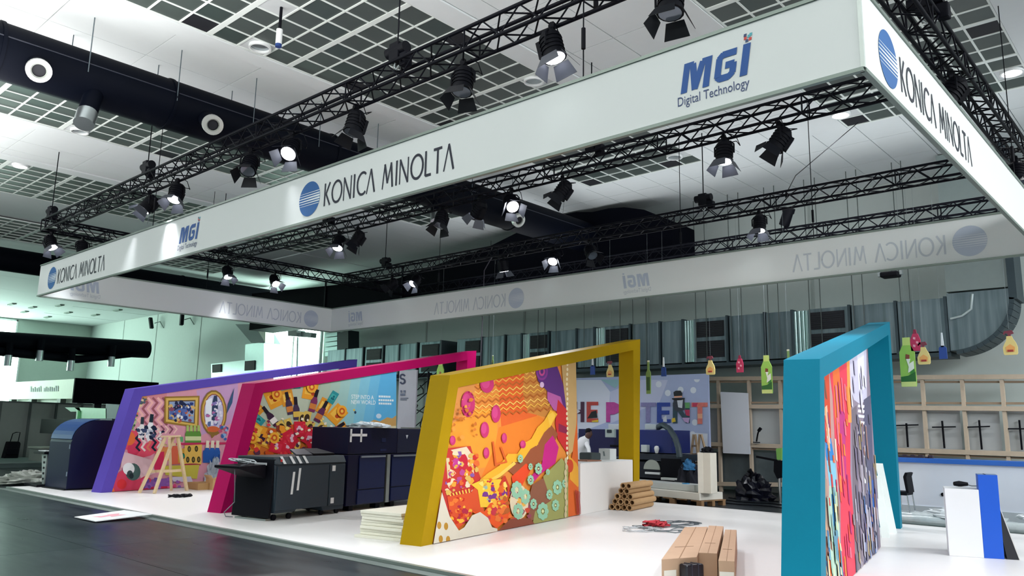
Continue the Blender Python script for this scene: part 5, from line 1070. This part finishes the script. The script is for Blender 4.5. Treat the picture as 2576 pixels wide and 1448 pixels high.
bx('screen_mount', 1522, 1078, 1545, 1100, MY-.3, .1, mat('A9B8B4', .4)); bx('screen_glass', 1526, 1080, 1538, 1088, MY-.32, .02, mat('2C3A40', .2)); bx('bracket', 1534, 1118, 1600, 1126, MY-.2, .1, BLK)
q = P(1652, 1130, 1, MY-.1); m = M(); m.lathe([(0, .1), (.05, .09), (.07, .03), (.05, -.06), (.03, -.1)], q, 12); m.build('white_nozzle', WHT, t)
bx('white_panel', 1612, 1118, 1627, 1137, MY-.15, .2, mat('C2CCCC', .5))
# person bending behind the counter
t = thing('person', 'person in a white top bending forward behind the white counter, left of the yellow post', 'person', tuple(P(1478, 1150, 1, 11.2)))
def px(x, y, Y=11.2): return np.array(P(x, y, 1, Y))
m = M(); m.tube([px(1462, 1180), px(1462, 1150), px(1463, 1125), px(1470, 1108), px(1477, 1099)], [.17, .19, .2, .16, .07], 14); m.tube([px(1474, 1112), px(1481, 1128, 11.0), px(1483, 1146, 10.9)], [.07, .055, .045], 10); m.build('body', mat('E4E6EA', .7), t)
m = M(); m.tube([px(1474, 1103), px(1479, 1096), px(1483, 1089), px(1484, 1083)], [.05, .085, .09, .05], 12); m.build('head', mat('5A3E38', .6), t); m = M(); m.tube([px(1478, 1088), px(1482, 1082), px(1484, 1078)], [.08, .095, .04], 12); m.build('hair', BLK, t)
m = M(); m.tube([px(1461, 1182), (px(1461, 1182)[0], 11.2, .6), (px(1461, 1182)[0]-.05, 11.3, .04)], [.16, .1, .07], 10); m.tube([px(1466, 1182), (px(1466, 1182)[0]+.06, 11.2, .6), (px(1466, 1182)[0]+.04, 11.3, .04)], [.15, .1, .07], 10); m.build('trousers', mat('2A3038', .8), t)
t = thing('padded_block', 'dark grey padded block on the white counter under the bending person', 'cushion', (11.9, 7.5, 1.022))
q = P(1482, 1148, 1, 7.5); m = M(); m.box(q[0]-.2, 7.4, 1.022, q[0]+.14, 7.75, 1.18); m.build('pad', mat('3C4648', .7), t, bevel=.03)
# step ladder, black cloth, blue cup by the post
t = thing('step_ladder', 'wooden step ladder in front of the pale blue lettered wall', 'ladder', tuple(P(1765, 1230, 1, 12.9)))
LY = 13.3
for a_, c_ in (((1745, 1092), (1727, 1228)), ((1749, 1092), (1768, 1226)), ((1760, 1092), (1748, 1222)), ((1764, 1092), (1803, 1224))):
    m = M(); a, c = P(*a_, 1, LY+.15), P(*c_, 1, LY+(.0 if a_[0] < 1755 else .5)); c[2] = max(.0, min(c[2], .06)) if 0 else c[2]; m.beam((c[0], c[1], .0), a, .05, .05); m.build('stile', mat('B59A7C', .7), t)
for y_ in (1121, 1142, 1163, 1185): m = M(); k = (y_-1092)/136; m.beam(P(1745-18*k, y_, 1, LY+.1), P(1749+19*k, y_, 1, LY+.1), .03, .05); m.build('rung', mat('8A7460', .7), t)
t = thing('clothes_heap', 'dark heap of clothes and cloth bags beside the white post', 'clothes', tuple(P(1735, 1220, 1, 11.6)))
q = P(1733, 1215, 1, 11.6); crumple(t, 'cloth', np.array((q[0], 11.6, .0)), .4, .35, .85, mat('0E1020', .8), 41, 9); crumple(t, 'blue_cloth', np.array((q[0]+.05, 11.5, .72)), .16, .16, .25, mat('2C6C9C', .7), 42, 7)
q = P(1744, 1209, 1, 10.6); m = M(); m.cyl((q[0]-.2, 10.6, .28), (q[0]-.2, 10.6, .46), .09, 14); tag(m.build('blue_tub', mat('3E8CC0', .4)), 'small light blue tub at the foot of the white post', 'tub')

# ================================================================== TIMBER WALL AND COUNTER AT THE RIGHT
TY = 14.85
t = thing('timber_wall', 'unfinished timber stud wall with pale boards along the back right', 'wall', (15, TY, 0))
def tp(px, py, e=0): return P(px, py, 1, TY-e)
def rail(nm, x0, y0, x1, y1, h, e, mt): m = M(); a, c = tp(x0, y0, e), tp(x1, y1, e); m.beam(a, c, .1, h, up=(0, 0, 1)); return m.build(nm, mt, t)
WD2 = mat('CDBBA6', .65, noise=.1, scale=10); WD3 = mat('A08A74', .7, noise=.1)
for x0, y0, x1, y1 in ((1783, 952, 2590, 947), (1783, 1021, 2590, 1028), (1783, 1116, 2590, 1142), (1783, 1216, 2260, 1222)): rail('rail', x0, y0, x1, y1, .11, .08, WD2)
for x0, y0, x1, y1 in ((1783, 960, 2590, 960), (1783, 1012, 2590, 1014), (1783, 1124, 2590, 1152)): rail('under_rail', x0, y0, x1, y1, .05, .0, WD3)
for x_ in (1807, 1884, 1962, 2240, 2320, 2420, 2520, 2590):
    a = tp(x_, 955, .05); c = tp(x_+ (12 if x_ < 2000 else 14), 1215, .05); m = M(); m.box(a[0]-.04, a[1]-.05, 0, a[0]+.04, a[1]+.05, a[2]); m.build('stud', WD2, t)
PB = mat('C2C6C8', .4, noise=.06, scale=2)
xs_ = [1783, 1884, 1980, 2100, 2240, 2330, 2422, 2522, 2620]
for i in range(len(xs_)-1):
    a, c = tp(xs_[i], 1028, -.08), tp(xs_[i+1], 1125, -.08)
    m = M(); m.box(a[0]+.01, TY+.08, c[2]-.1, c[0]-.01, TY+.12, a[2]); m.build('board', PB, t)
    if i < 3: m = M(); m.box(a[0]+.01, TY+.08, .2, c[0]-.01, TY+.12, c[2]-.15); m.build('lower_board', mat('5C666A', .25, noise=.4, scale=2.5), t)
for (x0, y0, x1, y1, xc0, yt, xc1, yb) in ((2244, 1070, 2310, 1068, 2280, 1064, 2284, 1124), (2345, 1074, 2404, 1073, 2370, 1058, 2376, 1127), (2430, 1074, 2490, 1072, 2463, 1056, 2470, 1130), (2533, 1078, 2580, 1078, 2564, 1056, 2571, 1131)):
    k = [2244, 2345, 2430, 2533].index(x0)
    t2 = thing('cross_bracket', 'black cross shaped bracket on the pale boards, %s from the left' % ORDI[k], 'bracket', tuple(tp((x0+x1)/2, (y0+y1)/2, .02)), 'black cross brackets')
    m = M(); m.beam(tp(xc0, yt, .02), tp(xc1, yb, .02), .07, .03); m.build('upright', BLK, t2); m = M(); m.beam(tp(x0, y0, .06), tp(x1, y1, .06), .05, .03); m.build('crossbar', BLK, t2)
t = thing('whiteboard', 'tall blank white board leaning on the timber wall left of the teal frame', 'board', tuple(tp(1850, 1142, .2)))
m = M(); m.prism([tp(1812, 985, .2), tp(1881, 988, .2), tp(1887, 1142, .2), tp(1819, 1139, .2)], (0, .04, 0)); m.build('sheet', mat('E4E8F2', .45, noise=.01), t)
t = thing('gooseneck_lamp', 'black desk lamp on the timber rail right of the blank white board', 'lamp', tuple(tp(1905, 1112, .2)))
m = M(); m.tube([tp(1903, 1110, .2), tp(1906, 1092, .2), tp(1910, 1078, .2)], .022, 6); m.build('stem', BLK, t); m = M(); m.beam(tp(1908, 1084, .22), tp(1914, 1076, .22), .07); m.build('head', BLK, t); m = M(); m.cyl(tp(1903, 1111, .2), tp(1903, 1113, .2), .1, 12); m.build('base', BLK, t)
t = thing('monitor_stand', 'black equipment stand with a green pad half hidden behind the teal frame', 'stand', tuple(P(1955, 1210, 1, 12.6)))
def st_(x, y): return P(x, y, 1, 12.6)
m = M(); m.beam(st_(1903, 1148), st_(1955, 1158), .05); m.build('arm', BLK, t); m = M(); m.prism([st_(1952, 1128), st_(1966, 1126), st_(1966, 1156), st_(1954, 1156)], (0, .08, 0)); m.build('green_pad', mat('7FB85A', .6), t)
m = M(); m.prism([st_(1947, 1158), st_(1968, 1158), st_(1968, 1200), st_(1955, 1204), st_(1946, 1185)], (0, .12, 0)); m.build('seat_back', BLK, t); q = st_(1958, 1205); m = M(); m.cyl((q[0], 12.66, 0), (q[0], 12.66, q[2]+.05), .035, 8); m.build('leg', CHROME, t)
m = M(); m.beam(st_(1948, 1038), st_(1966, 1037), .05); m.beam(st_(1950, 1055), st_(1966, 1055), .05); 
t = thing('rubbish_bag', 'full black rubbish bag on the grey floor left of the teal frame', 'bag', tuple(P(1885, 1245, 1, 12.9)))
q = P(1884, 1245, 1, 12.6); crumple(t, 'sack', np.array((q[0], 12.9, 0.0)), .48, .4, .58, mat('0B0D1C', .28, noise=.3), 51, 12); m = M(); m.tube([(q[0]-.05, 12.8, .5), (q[0]+.03, 12.75, .66), (q[0]-.02, 12.7, .74)], [.09, .04, .07], 8); m.build('knot', BLK, t)
random.seed(77)
for k in range(3):
    m = M(); y_ = 11.3+k*.7; m.tube([(12.2+.35*i, y_+.12*math.sin(i*1.7+k), .014) for i in range(10)], .012, 5); tag(m.build('floor_cable', BLK), 'black cable lying on the grey floor before the timber wall, %s from the front' % ORDI[k], 'cable', 'cables on the grey floor')
# white counter with blue top
CY = 10.95
t = thing('bar_counter', 'long white bar counter with a blue top behind the teal frame', 'counter', (18, CY, 0))
a = P(2252, 1150, 1, CY); m = M(); m.box(a[0]-.9, CY, 0, 24, CY+.08, 1.14); m.build('front_panel', mat('DCE2EE', .5, noise=.02), t)
m = M(); m.box(a[0]-.95, CY-.06, 1.14, 24, CY+.5, 1.23); m.build('blue_top', mat('2A66C0', .4), t, bevel=.006)
m = M(); m.box(a[0]-.9, CY-.02, .0, 24, CY, .3); m.build('kick_board', mat('B9C2C8', .4), t)
m = M(); q = P(2372, 1243, 1, CY); m.cyl((q[0], CY-.02, q[2]), (q[0], CY, q[2]), .035, 10); m.build('socket', BLK, t)
for x0, x1, y_, ds in ((2262, 2322, 1144, 'row of dark small items lying on the left of the blue bar top'), (2328, 2346, 1147, 'small black clamp standing on the blue bar top')):
    t2 = thing('bar_item', ds, 'tool', tuple(P((x0+x1)/2, y_, 1, CY+.2)))
    for k in range(6 if x1-x0 > 30 else 2):
        xx = x0+(x1-x0)*(k+.5)/(6 if x1-x0 > 30 else 2); u = P(xx, y_, 1, CY+.2); m = M(); m.box(u[0]-.04, CY+.15, 1.23, u[0]+.04, CY+.25, 1.26+.03*(k % 2)); m.build('piece', mat('3A2C34', .6), t2)
# chair
t = thing('black_chair', 'black high backed chair with thin metal legs beside the bar counter', 'chair', (17.0, 10.3, 0))
HY = 10.35
def ch(x, y, Y=HY): return P(x, y, 1, Y)
a, c = ch(2254, 1236), ch(2289, 1236); zs = a[2]
sh_ = -float(0)
m = M(); m.box(a[0]-.02, HY-.2, zs-.05, c[0], HY+.22, zs+.02); m.build('seat', BLK, t, bevel=.015)
m = M(); bt = ch(2280, 1188)[2]; m.prism([(c[0]-.02, HY-.18, zs), (c[0]+.03, HY-.18, zs), (c[0]+.0, HY-.18, zs+.3), (c[0]+.03, HY-.18, bt), (c[0]-.02, HY-.18, bt+.01), (c[0]-.06, HY-.18, zs+.3)], (0, .38, 0)); m.build('backrest', BLK, t, bevel=.012)
for x_, dx in ((a[0]+.03, -.01), (c[0]-.01, .06)):
    for yy in (HY-.17, HY+.18): m = M(); m.cyl((x_, yy, zs-.04), (x_+dx, yy, 0), .013, 8); m.build('leg', CHROME, t)
# wrapped rolls
for k, (x0, x1, y0_, r0, ds) in enumerate(((16.2, 18.9, 10.25, .13, 'long plastic wrapped roll on the floor before the bar counter, the rear one'), (16.3, 19.2, 9.98, .11, 'long plastic wrapped roll on the floor before the bar counter, the front one'), (19.35, 22.5, 10.2, .14, 'plastic wrapped roll on the floor right of the white plinth'))):
    t = thing('wrapped_roll', ds, 'roll', (x0, y0_, r0), 'plastic wrapped rolls'); random.seed(60+k)
    n_ = 30; m = M(); m.tube([(x0+(x1-x0)*i/n_, y0_, r0) for i in range(n_+1)], [r0*random.uniform(.86, 1.0) for i in range(n_+1)], 12); m.build('core', mat('BCC6C8', .22, .2, noise=.25, scale=10), t)
    crumple(t, 'loose_wrap', np.array(((x0+x1)/2+(.5 if k < 2 else -1.4), y0_, r0*1.7)), .5, .14, .13, mat('D5DCE0', .2, noise=.15), 63+k, 8)
m = M(); m.box(16.1, 9.85, 0.0, 23, 10.45, .02); tag(m.build('protective_sheet', mat('8C9894', .35)), 'grey plastic sheet under the wrapped rolls by the bar counter', 'sheet')
# plinth, blue board, leaning black board
a = P(2388, 1397, 2, .04); c = P(2476, 1403, 2, .04); dx = (c-a); zt = P(2380, 1228, 1, a[1])[2]; bk = np.array((-.22, .8, 0))*.75
t = thing('white_plinth', 'white plinth counter beside the upright blue board at the right', 'plinth', tuple(a))
m = M(); m.prism([a, c, c+bk, a+bk], (0, 0, zt-.04)); m.build('body', mat('EEF0F2', .45, noise=.01), t, bevel=.006)
t = thing('microphone_cable', 'black microphone head with thin cable on the white plinth', 'microphone', tuple(a+(0, .3, zt)))
q = P(2400, 1216, 2, zt+.03); m = M(); m.tube([q, q+(.06, .05, 0), q+(.16, .1, 0)], [.03, .045, .025], 10); m.build('head', BLK, t); m = M(); m.tube([q+(.16, .1, -.01), q+(.22, .05, -.02), q+(.28, .12, -.02), q+(.36, .05, -.02), q+(.42, .1, -.02)], .008, 5); m.build('cable', mat('6A7074', .5), t)
b0 = P(2476, 1403, 2, .04); b1 = P(2527, 1406, 2, .04); zb_ = P(2461, 1193, 1, b0[1])[2]; b1 = b0+(b1-b0)*1.0
lean = np.array((-.045, 0, 0))
t = thing('blue_board', 'upright bright blue panel box next to the white plinth', 'panel', tuple(b0))
bd = np.array((-.1, .36, 0))
m = M(); p4 = [b0, b1, b1+bd, b0+bd]; tz = np.array((0, 0, zb_-.04))
sh = P(2459, 1193, 1, b0[1])-b0; sh = np.array((sh[0]*.6, 0, zb_-.04)); m.prism(p4, sh); m.build('body', mat('1258CC', .45, noise=.02), t, bevel=.004)
m = M(); m.obox(b0+sh+(b1-b0)*.36+(0, 0, .001), (b1-b0)*.06, bd*.9, (0, 0, .004)); m.build('top_slot', mat('1A2A50', .5), t)
m = M(); m.prism([q_+sh+(0, 0, .0005) for q_ in p4], (0, 0, .0006)); m.build('top_face', mat('7A93B4', .4), t)
t = thing('leaning_board', 'black board leaning against the back of the blue panel box', 'board', tuple(b1))
e0 = b1+(.03, .02, 0); m = M(); m.prism([e0, e0+(.13, .06, 0), e0+(-.14, .06, zb_*.86), e0+(-.15, .05, zb_*.86)], (-.12, .42, 0)); m.build('sheet', mat('15161E', .5), t)
m = M(); m.prism([e0+(.13, .055, 0), e0+(.142, .06, 0), e0+(-.13, .06, zb_*.86), e0+(-.14, .055, zb_*.86)], (-.12, .42, 0)); m.build('pale_edge', mat('C8C8C4', .6), t)
# two white planks leaning on the teal frame
for k, (pb, pt2, ds) in enumerate((((2228, 1352), (2205, 1196), 'shorter white plank leaning against the teal frame, the left one'), ((2246, 1340), (2211, 1165), 'longer white plank leaning against the teal frame, the right one'))):
    e = P(*pb, 2, .04); e2 = P(*pt2, 1, e[1]+.5); e2 = np.array(e2); w = np.array((.055, .02, 0)); m = M(); m.prism([e-w, e+w, e2+w, e2-w], (-.01, .05, 0)); tag(m.build('white_plank', mat('E4ECEA', .5)), ds, 'plank', 'white planks on the teal frame')
# ================================================================== CARTONS AND CABLES ON THE PLATFORM
Z1 = .33
CL = mat('B5957A', .8, noise=.06); CD_ = mat('B08A66', .8, noise=.06)
def carton(c4, ds, open_=False):
    c4 = [np.array((q[0], q[1], .04)) for q in c4]
    t = thing('long_carton', ds, 'box', tuple(sum(c4)/4), 'long brown cartons'); h = np.array((0, 0, Z1-.04))
    m = M(); m.prism(c4, h); m.build('body', CL, t, bevel=.004)
    v = [q+h+(0, 0, .001) for q in c4]; mid0 = (v[0]+v[1])/2; mid1 = (v[3]+v[2])/2; w = (v[1]-v[0])*.012
    m = M(); m.prism([mid0-w, mid0+w, mid1+w, mid1-w], (0, 0, .0015)); m.build('top_seam', mat('8C6A4C', .8), t)
    for f in (.3, .36):
        e0_, e1_ = v[0]+(v[3]-v[0])*f, v[1]+(v[2]-v[1])*f; m = M(); m.prism([e0_+(e1_-e0_)*.15, e0_+(e1_-e0_)*.75, e0_+(e1_-e0_)*.75+(0, .012, 0), e0_+(e1_-e0_)*.15+(0, .012, 0)], (0, 0, .002)); m.build('printed_line', mat('7A5C44', .8), t); break
    return t, c4, h
def top(px, py): return P(px, py, 2, Z1)
k2 = [top(1757, 1387), top(1806, 1390), top(1822, 1322), top(1781, 1320)]
k3 = [top(1803, 1410), top(1849, 1412), top(1854, 1331), top(1822, 1330)]
t, c4, h = carton([top(1664, 1406), top(1753, 1400), top(1780, 1324), top(1722, 1325)], 'leftmost long brown carton, wide, with a white label on its end'); c1_ = c4
def front(t, c4, x0, x1, z0, z1, nm, mt, o=.003):
    a, c = c4[0], c4[1]; d_ = c-a; nrm = np.cross(d_, (0, 0, 1)); nrm /= np.linalg.norm(nrm); hh = Z1-.04
    m = M(); m.prism([a+d_*x0+(0, 0, hh*z0)+nrm*o*.2, a+d_*x1+(0, 0, hh*z0)+nrm*o*.2, a+d_*x1+(0, 0, hh*z1)+nrm*o*.2, a+d_*x0+(0, 0, hh*z1)+nrm*o*.2], nrm*o); return m.build(nm, mt, t)
front(t, c4, .06, .4, .05, .6, 'paper_label', mat('D9D2C6', .7))
t, c4, h = carton([top(1757, 1389), top(1804, 1391), top(1820, 1323), top(1783, 1321)], 'middle long brown carton between the two others')
t, c4, h = carton([top(1807, 1409), top(1848, 1411), top(1853, 1332), top(1824, 1331)], 'rightmost long brown carton with a large pale label on its end')
front(t, c4, .06, .94, .02, .62, 'paper_label', mat('DED8CC', .7))
t = thing('black_case', 'black plastic wrapped case against the front end of the leftmost long carton', 'case', tuple(P(1732, 1436, 2, .04)))
ca, cb = c1_[0], c1_[1]; cd_ = cb-ca; cn = np.cross(cd_, (0, 0, 1)); cn /= np.linalg.norm(cn); e = ca+cd_*.47+cn*.13; e2 = ca+cd_*.98+cn*.13; d_ = e2-e; b_ = -cn*.125
m = M(); m.prism([e, e2, e2+b_, e+b_], (0, 0, .24)); m.build('body', mat('0C0E1A', .3, noise=.3), t, bevel=.02)
for f in (.3, .65): m = M(); m.obox(e+d_*f-b_*.01, d_*.05, b_*1.02, (0, 0, .244)); m.build('strap', mat('262A3A', .4), t)
random.seed(15)
t = thing('red_strap_heap', 'small heap of red straps in the middle of the tangled cables', 'strap', tuple(P(1650, 1322, 2, .04)))
q = P(1652, 1324, 2, .05)
for s_ in range(3):
    m = M(); m.tube([(q[0]+random.uniform(-.16, .17), q[1]+random.uniform(-.22, .22), .055+random.uniform(0, .09)) for k in range(16)], .022, 6); m.build('strap', mat('C2303E', .5), t)
for s_, (cx0, rx, ry, c_, ds) in enumerate(((1660, .5, .55, '6A7478', 'grey cable tangle around the red straps'), (1612, .32, .5, 'B9BFC2', 'pale cable loops left of the red straps'), (1720, .3, .5, '4A5258', 'dark cable loop right of the red straps, before the cartons'))):
    u = P(cx0, 1330 if s_ < 2 else 1315, 2, .05); m = M()
    m.tube([(u[0]+rx*math.cos(k*.5)*(.7+.35*math.sin(k*.83)), u[1]+ry*math.sin(k*.5)*(.7+.35*math.cos(k*.47+s_)), .052+.006*(k % 3)) for k in range(44)], .008, 5); tag(m.build('cable_tangle', mat(c_, .5)), ds, 'cable', 'tangled cables on the platform')

# ================================================================== HANGING BOTTLE CUT-OUTS
HYB = 9.385
def hang(nm, ds, x, y0, y1, kind, Y=HYB):
    a, c = P(x, y0, 1, Y), P(x, y1, 1, Y); h = a[2]-c[2]; X = c[0]; z0 = c[2]
    t = thing(nm, ds, 'hanging decoration', (X, Y, z0), 'bottle cut-outs hanging on threads'); th = (0, .03, 0)
    def pr(nm2, pts, mt, e=0): m = M(); m.prism([(X+u*h, Y-e, z0+v*h) for u, v in pts], (0, .03 if not e else .004, 0)); m.build(nm2, mt, t)
    if kind == 'spray':
        pr('body', [(-.2, .0), (.2, .0), (.24, .05), (.25, .3), (.2, .48), (.12, .62), (.08, .74), (-.1, .74), (-.12, .56), (-.18, .46), (-.25, .3), (-.24, .05)], mat('E2CF86', .5)); pr('trigger_head', [(-.05, .74), (.05, .74), (.05, .8), (.16, .84), (.1, .97), (-.17, .94), (-.21, .82), (-.16, .8), (-.14, .86), (-.05, .84)], mat('7A3444', .5))
        pr('label', [(-.14, .12), (.14, .12), (.16, .3), (0, .42), (-.16, .3)], mat('E8A860', .5), .006); pr('label_mark', [(-.1, .12), (.1, .12), (.1, .2), (-.1, .2)], mat('A83A34', .5), .01)
    elif kind == 'green':
        pr('body', [(-.135, .0), (.135, .0), (.145, .04), (.145, .7), (.08, .84), (-.08, .84), (-.145, .7), (-.145, .04)], mat('9CCB5A', .4)); pr('cap', [(-.075, .84), (.075, .84), (.07, 1.0), (-.07, 1.0)], mat('C9DC7A', .4)); pr('base_band', [(-.14, 0), (.14, 0), (.14, .1), (-.14, .1)], mat('D3E08A', .5), .004)
        pr('leaf_print', [(-.14, .1), (.14, .1), (.14, .3), (.0, .22), (-.14, .2)], mat('2E6A30', .5), .006); pr('letter_print', [(0, .28), (.12, .34), (.12, .52), (.03, .46), (.06, .56), (-.02, .56), (.02, .4)], mat('F0F2E4', .5), .008); pr('flower_print', [(-.03, .56), (.04, .56), (.05, .64), (-.02, .66)], mat('8C4A34', .5), .008); pr('leaf_print', [(.05, .24), (.13, .3), (.12, .36), (.04, .3)], mat('3F8A3A', .5), .01)
    elif kind == 'brush':
        pr('handle', [(-.05, .45), (.05, .45), (.02, 1.0), (-.02, 1.0)], mat('D3DCE2', .5)); pr('bristles', [(-.14, .0), (.14, .0), (.13, .42), (.05, .5), (-.05, .5), (-.13, .42)], mat('20448E', .5))
    elif kind == 'pink':
        pr('body', [(-.2, .0), (.2, .0), (.22, .5), (.12, .8), (-.1, .8), (-.22, .5)], mat('C2325A', .5)); pr('cap', [(-.08, .8), (.08, .8), (.05, 1.0), (-.05, 1.0)], mat('8C2040', .5))
        for u, v in ((-.06, .2), (.08, .35), (-.04, .55)): pr('petal_print', [(u-.05, v), (u+.05, v-.03), (u+.06, v+.08), (u-.04, v+.1)], mat('E8A0B0', .5), .006)
    else:
        pr('body', [(-.07, .0), (.07, .0), (.08, .62), (.03, .72), (.03, .95), (-.03, .95), (-.03, .72), (-.08, .62)], mat('7A9A5A', .5)); pr('cap', [(-.03, .95), (.03, .95), (.03, 1.0), (-.03, 1.0)], mat('E4E4C8', .5)); pr('label', [(-.06, .1), (.06, .1), (.06, .5), (-.06, .5)], mat('3A5A3A', .5), .005)
    m = M(); m.cyl((X, Y+.015, z0+h), (X, Y+.015, 6.38), .0025, 4); m.build('thread', mat('7A8488', .4), t)
for a_ in (('spray_bottle', 'yellow spray bottle cut-out seen through the yellow frame', 1534, 906, 948, 'spray'), ('spray_bottle', 'yellow spray bottle cut-out just right of the yellow frame', 1787, 893, 942, 'spray'), ('spray_bottle', 'yellow spray bottle cut-out close right of the big green bottle', 2325, 857, 916, 'spray'), ('spray_bottle', 'yellow spray bottle cut-out at the far right photo edge', 2543, 828, 892, 'spray'),
          ('green_bottle', 'green bottle cut-out left of the teal frame', 1930, 893, 989, 'green'), ('green_bottle', 'large green bottle cut-out right of the teal frame', 2287, 848, 972, 'green'), ('green_bottle', 'green bottle cut-out peeking over the yellow frame corner', 1105, 905, 990, 'green'),
          ('pink_bottle', 'pink flowered bottle cut-out between spray bottle and green bottle', 1861, 893, 936, 'pink'), ('pink_bottle', 'small dull red bottle cut-out just behind the large green bottle', 2304, 828, 882, 'pink'),
          ('paint_brush', 'blue brush cut-out inside the yellow frame opening', 1490, 894, 942, 'brush'), ('paint_brush', 'blue brush cut-out just right of the yellow post', 1669, 898, 946, 'brush'), ('paint_brush', 'blue brush cut-out right of the teal frame, in front of the duct', 2373, 836, 902, 'brush'),
          ('slim_bottle', 'slim dark green bottle cut-out beside the yellow post', 1631, 906, 990, 'slim'), ('slim_bottle', 'slim pale bottle cut-out above the top of the yellow frame', 1238, 893, 930, 'slim'), ('slim_bottle', 'slim bottle cut-out peeking above the teal frame', 1985, 878, 960, 'slim')): hang(*a_)
# hall cables: tall hanging cable in the centre
m = M(); q = P(1220, 660, 1, 9.0); m.tube([(q[0], 9.25, 6.4), (q[0]-.02, 9.0, 6.0), (q[0]-.05, 9.0, 4.2), (q[0]-.1, 9.0, 2.6)], .012, 6); tag(m.build('drop_cable', mat('4A4450', .6)), 'long grey cable hanging down past the middle of the back banner', 'cable')
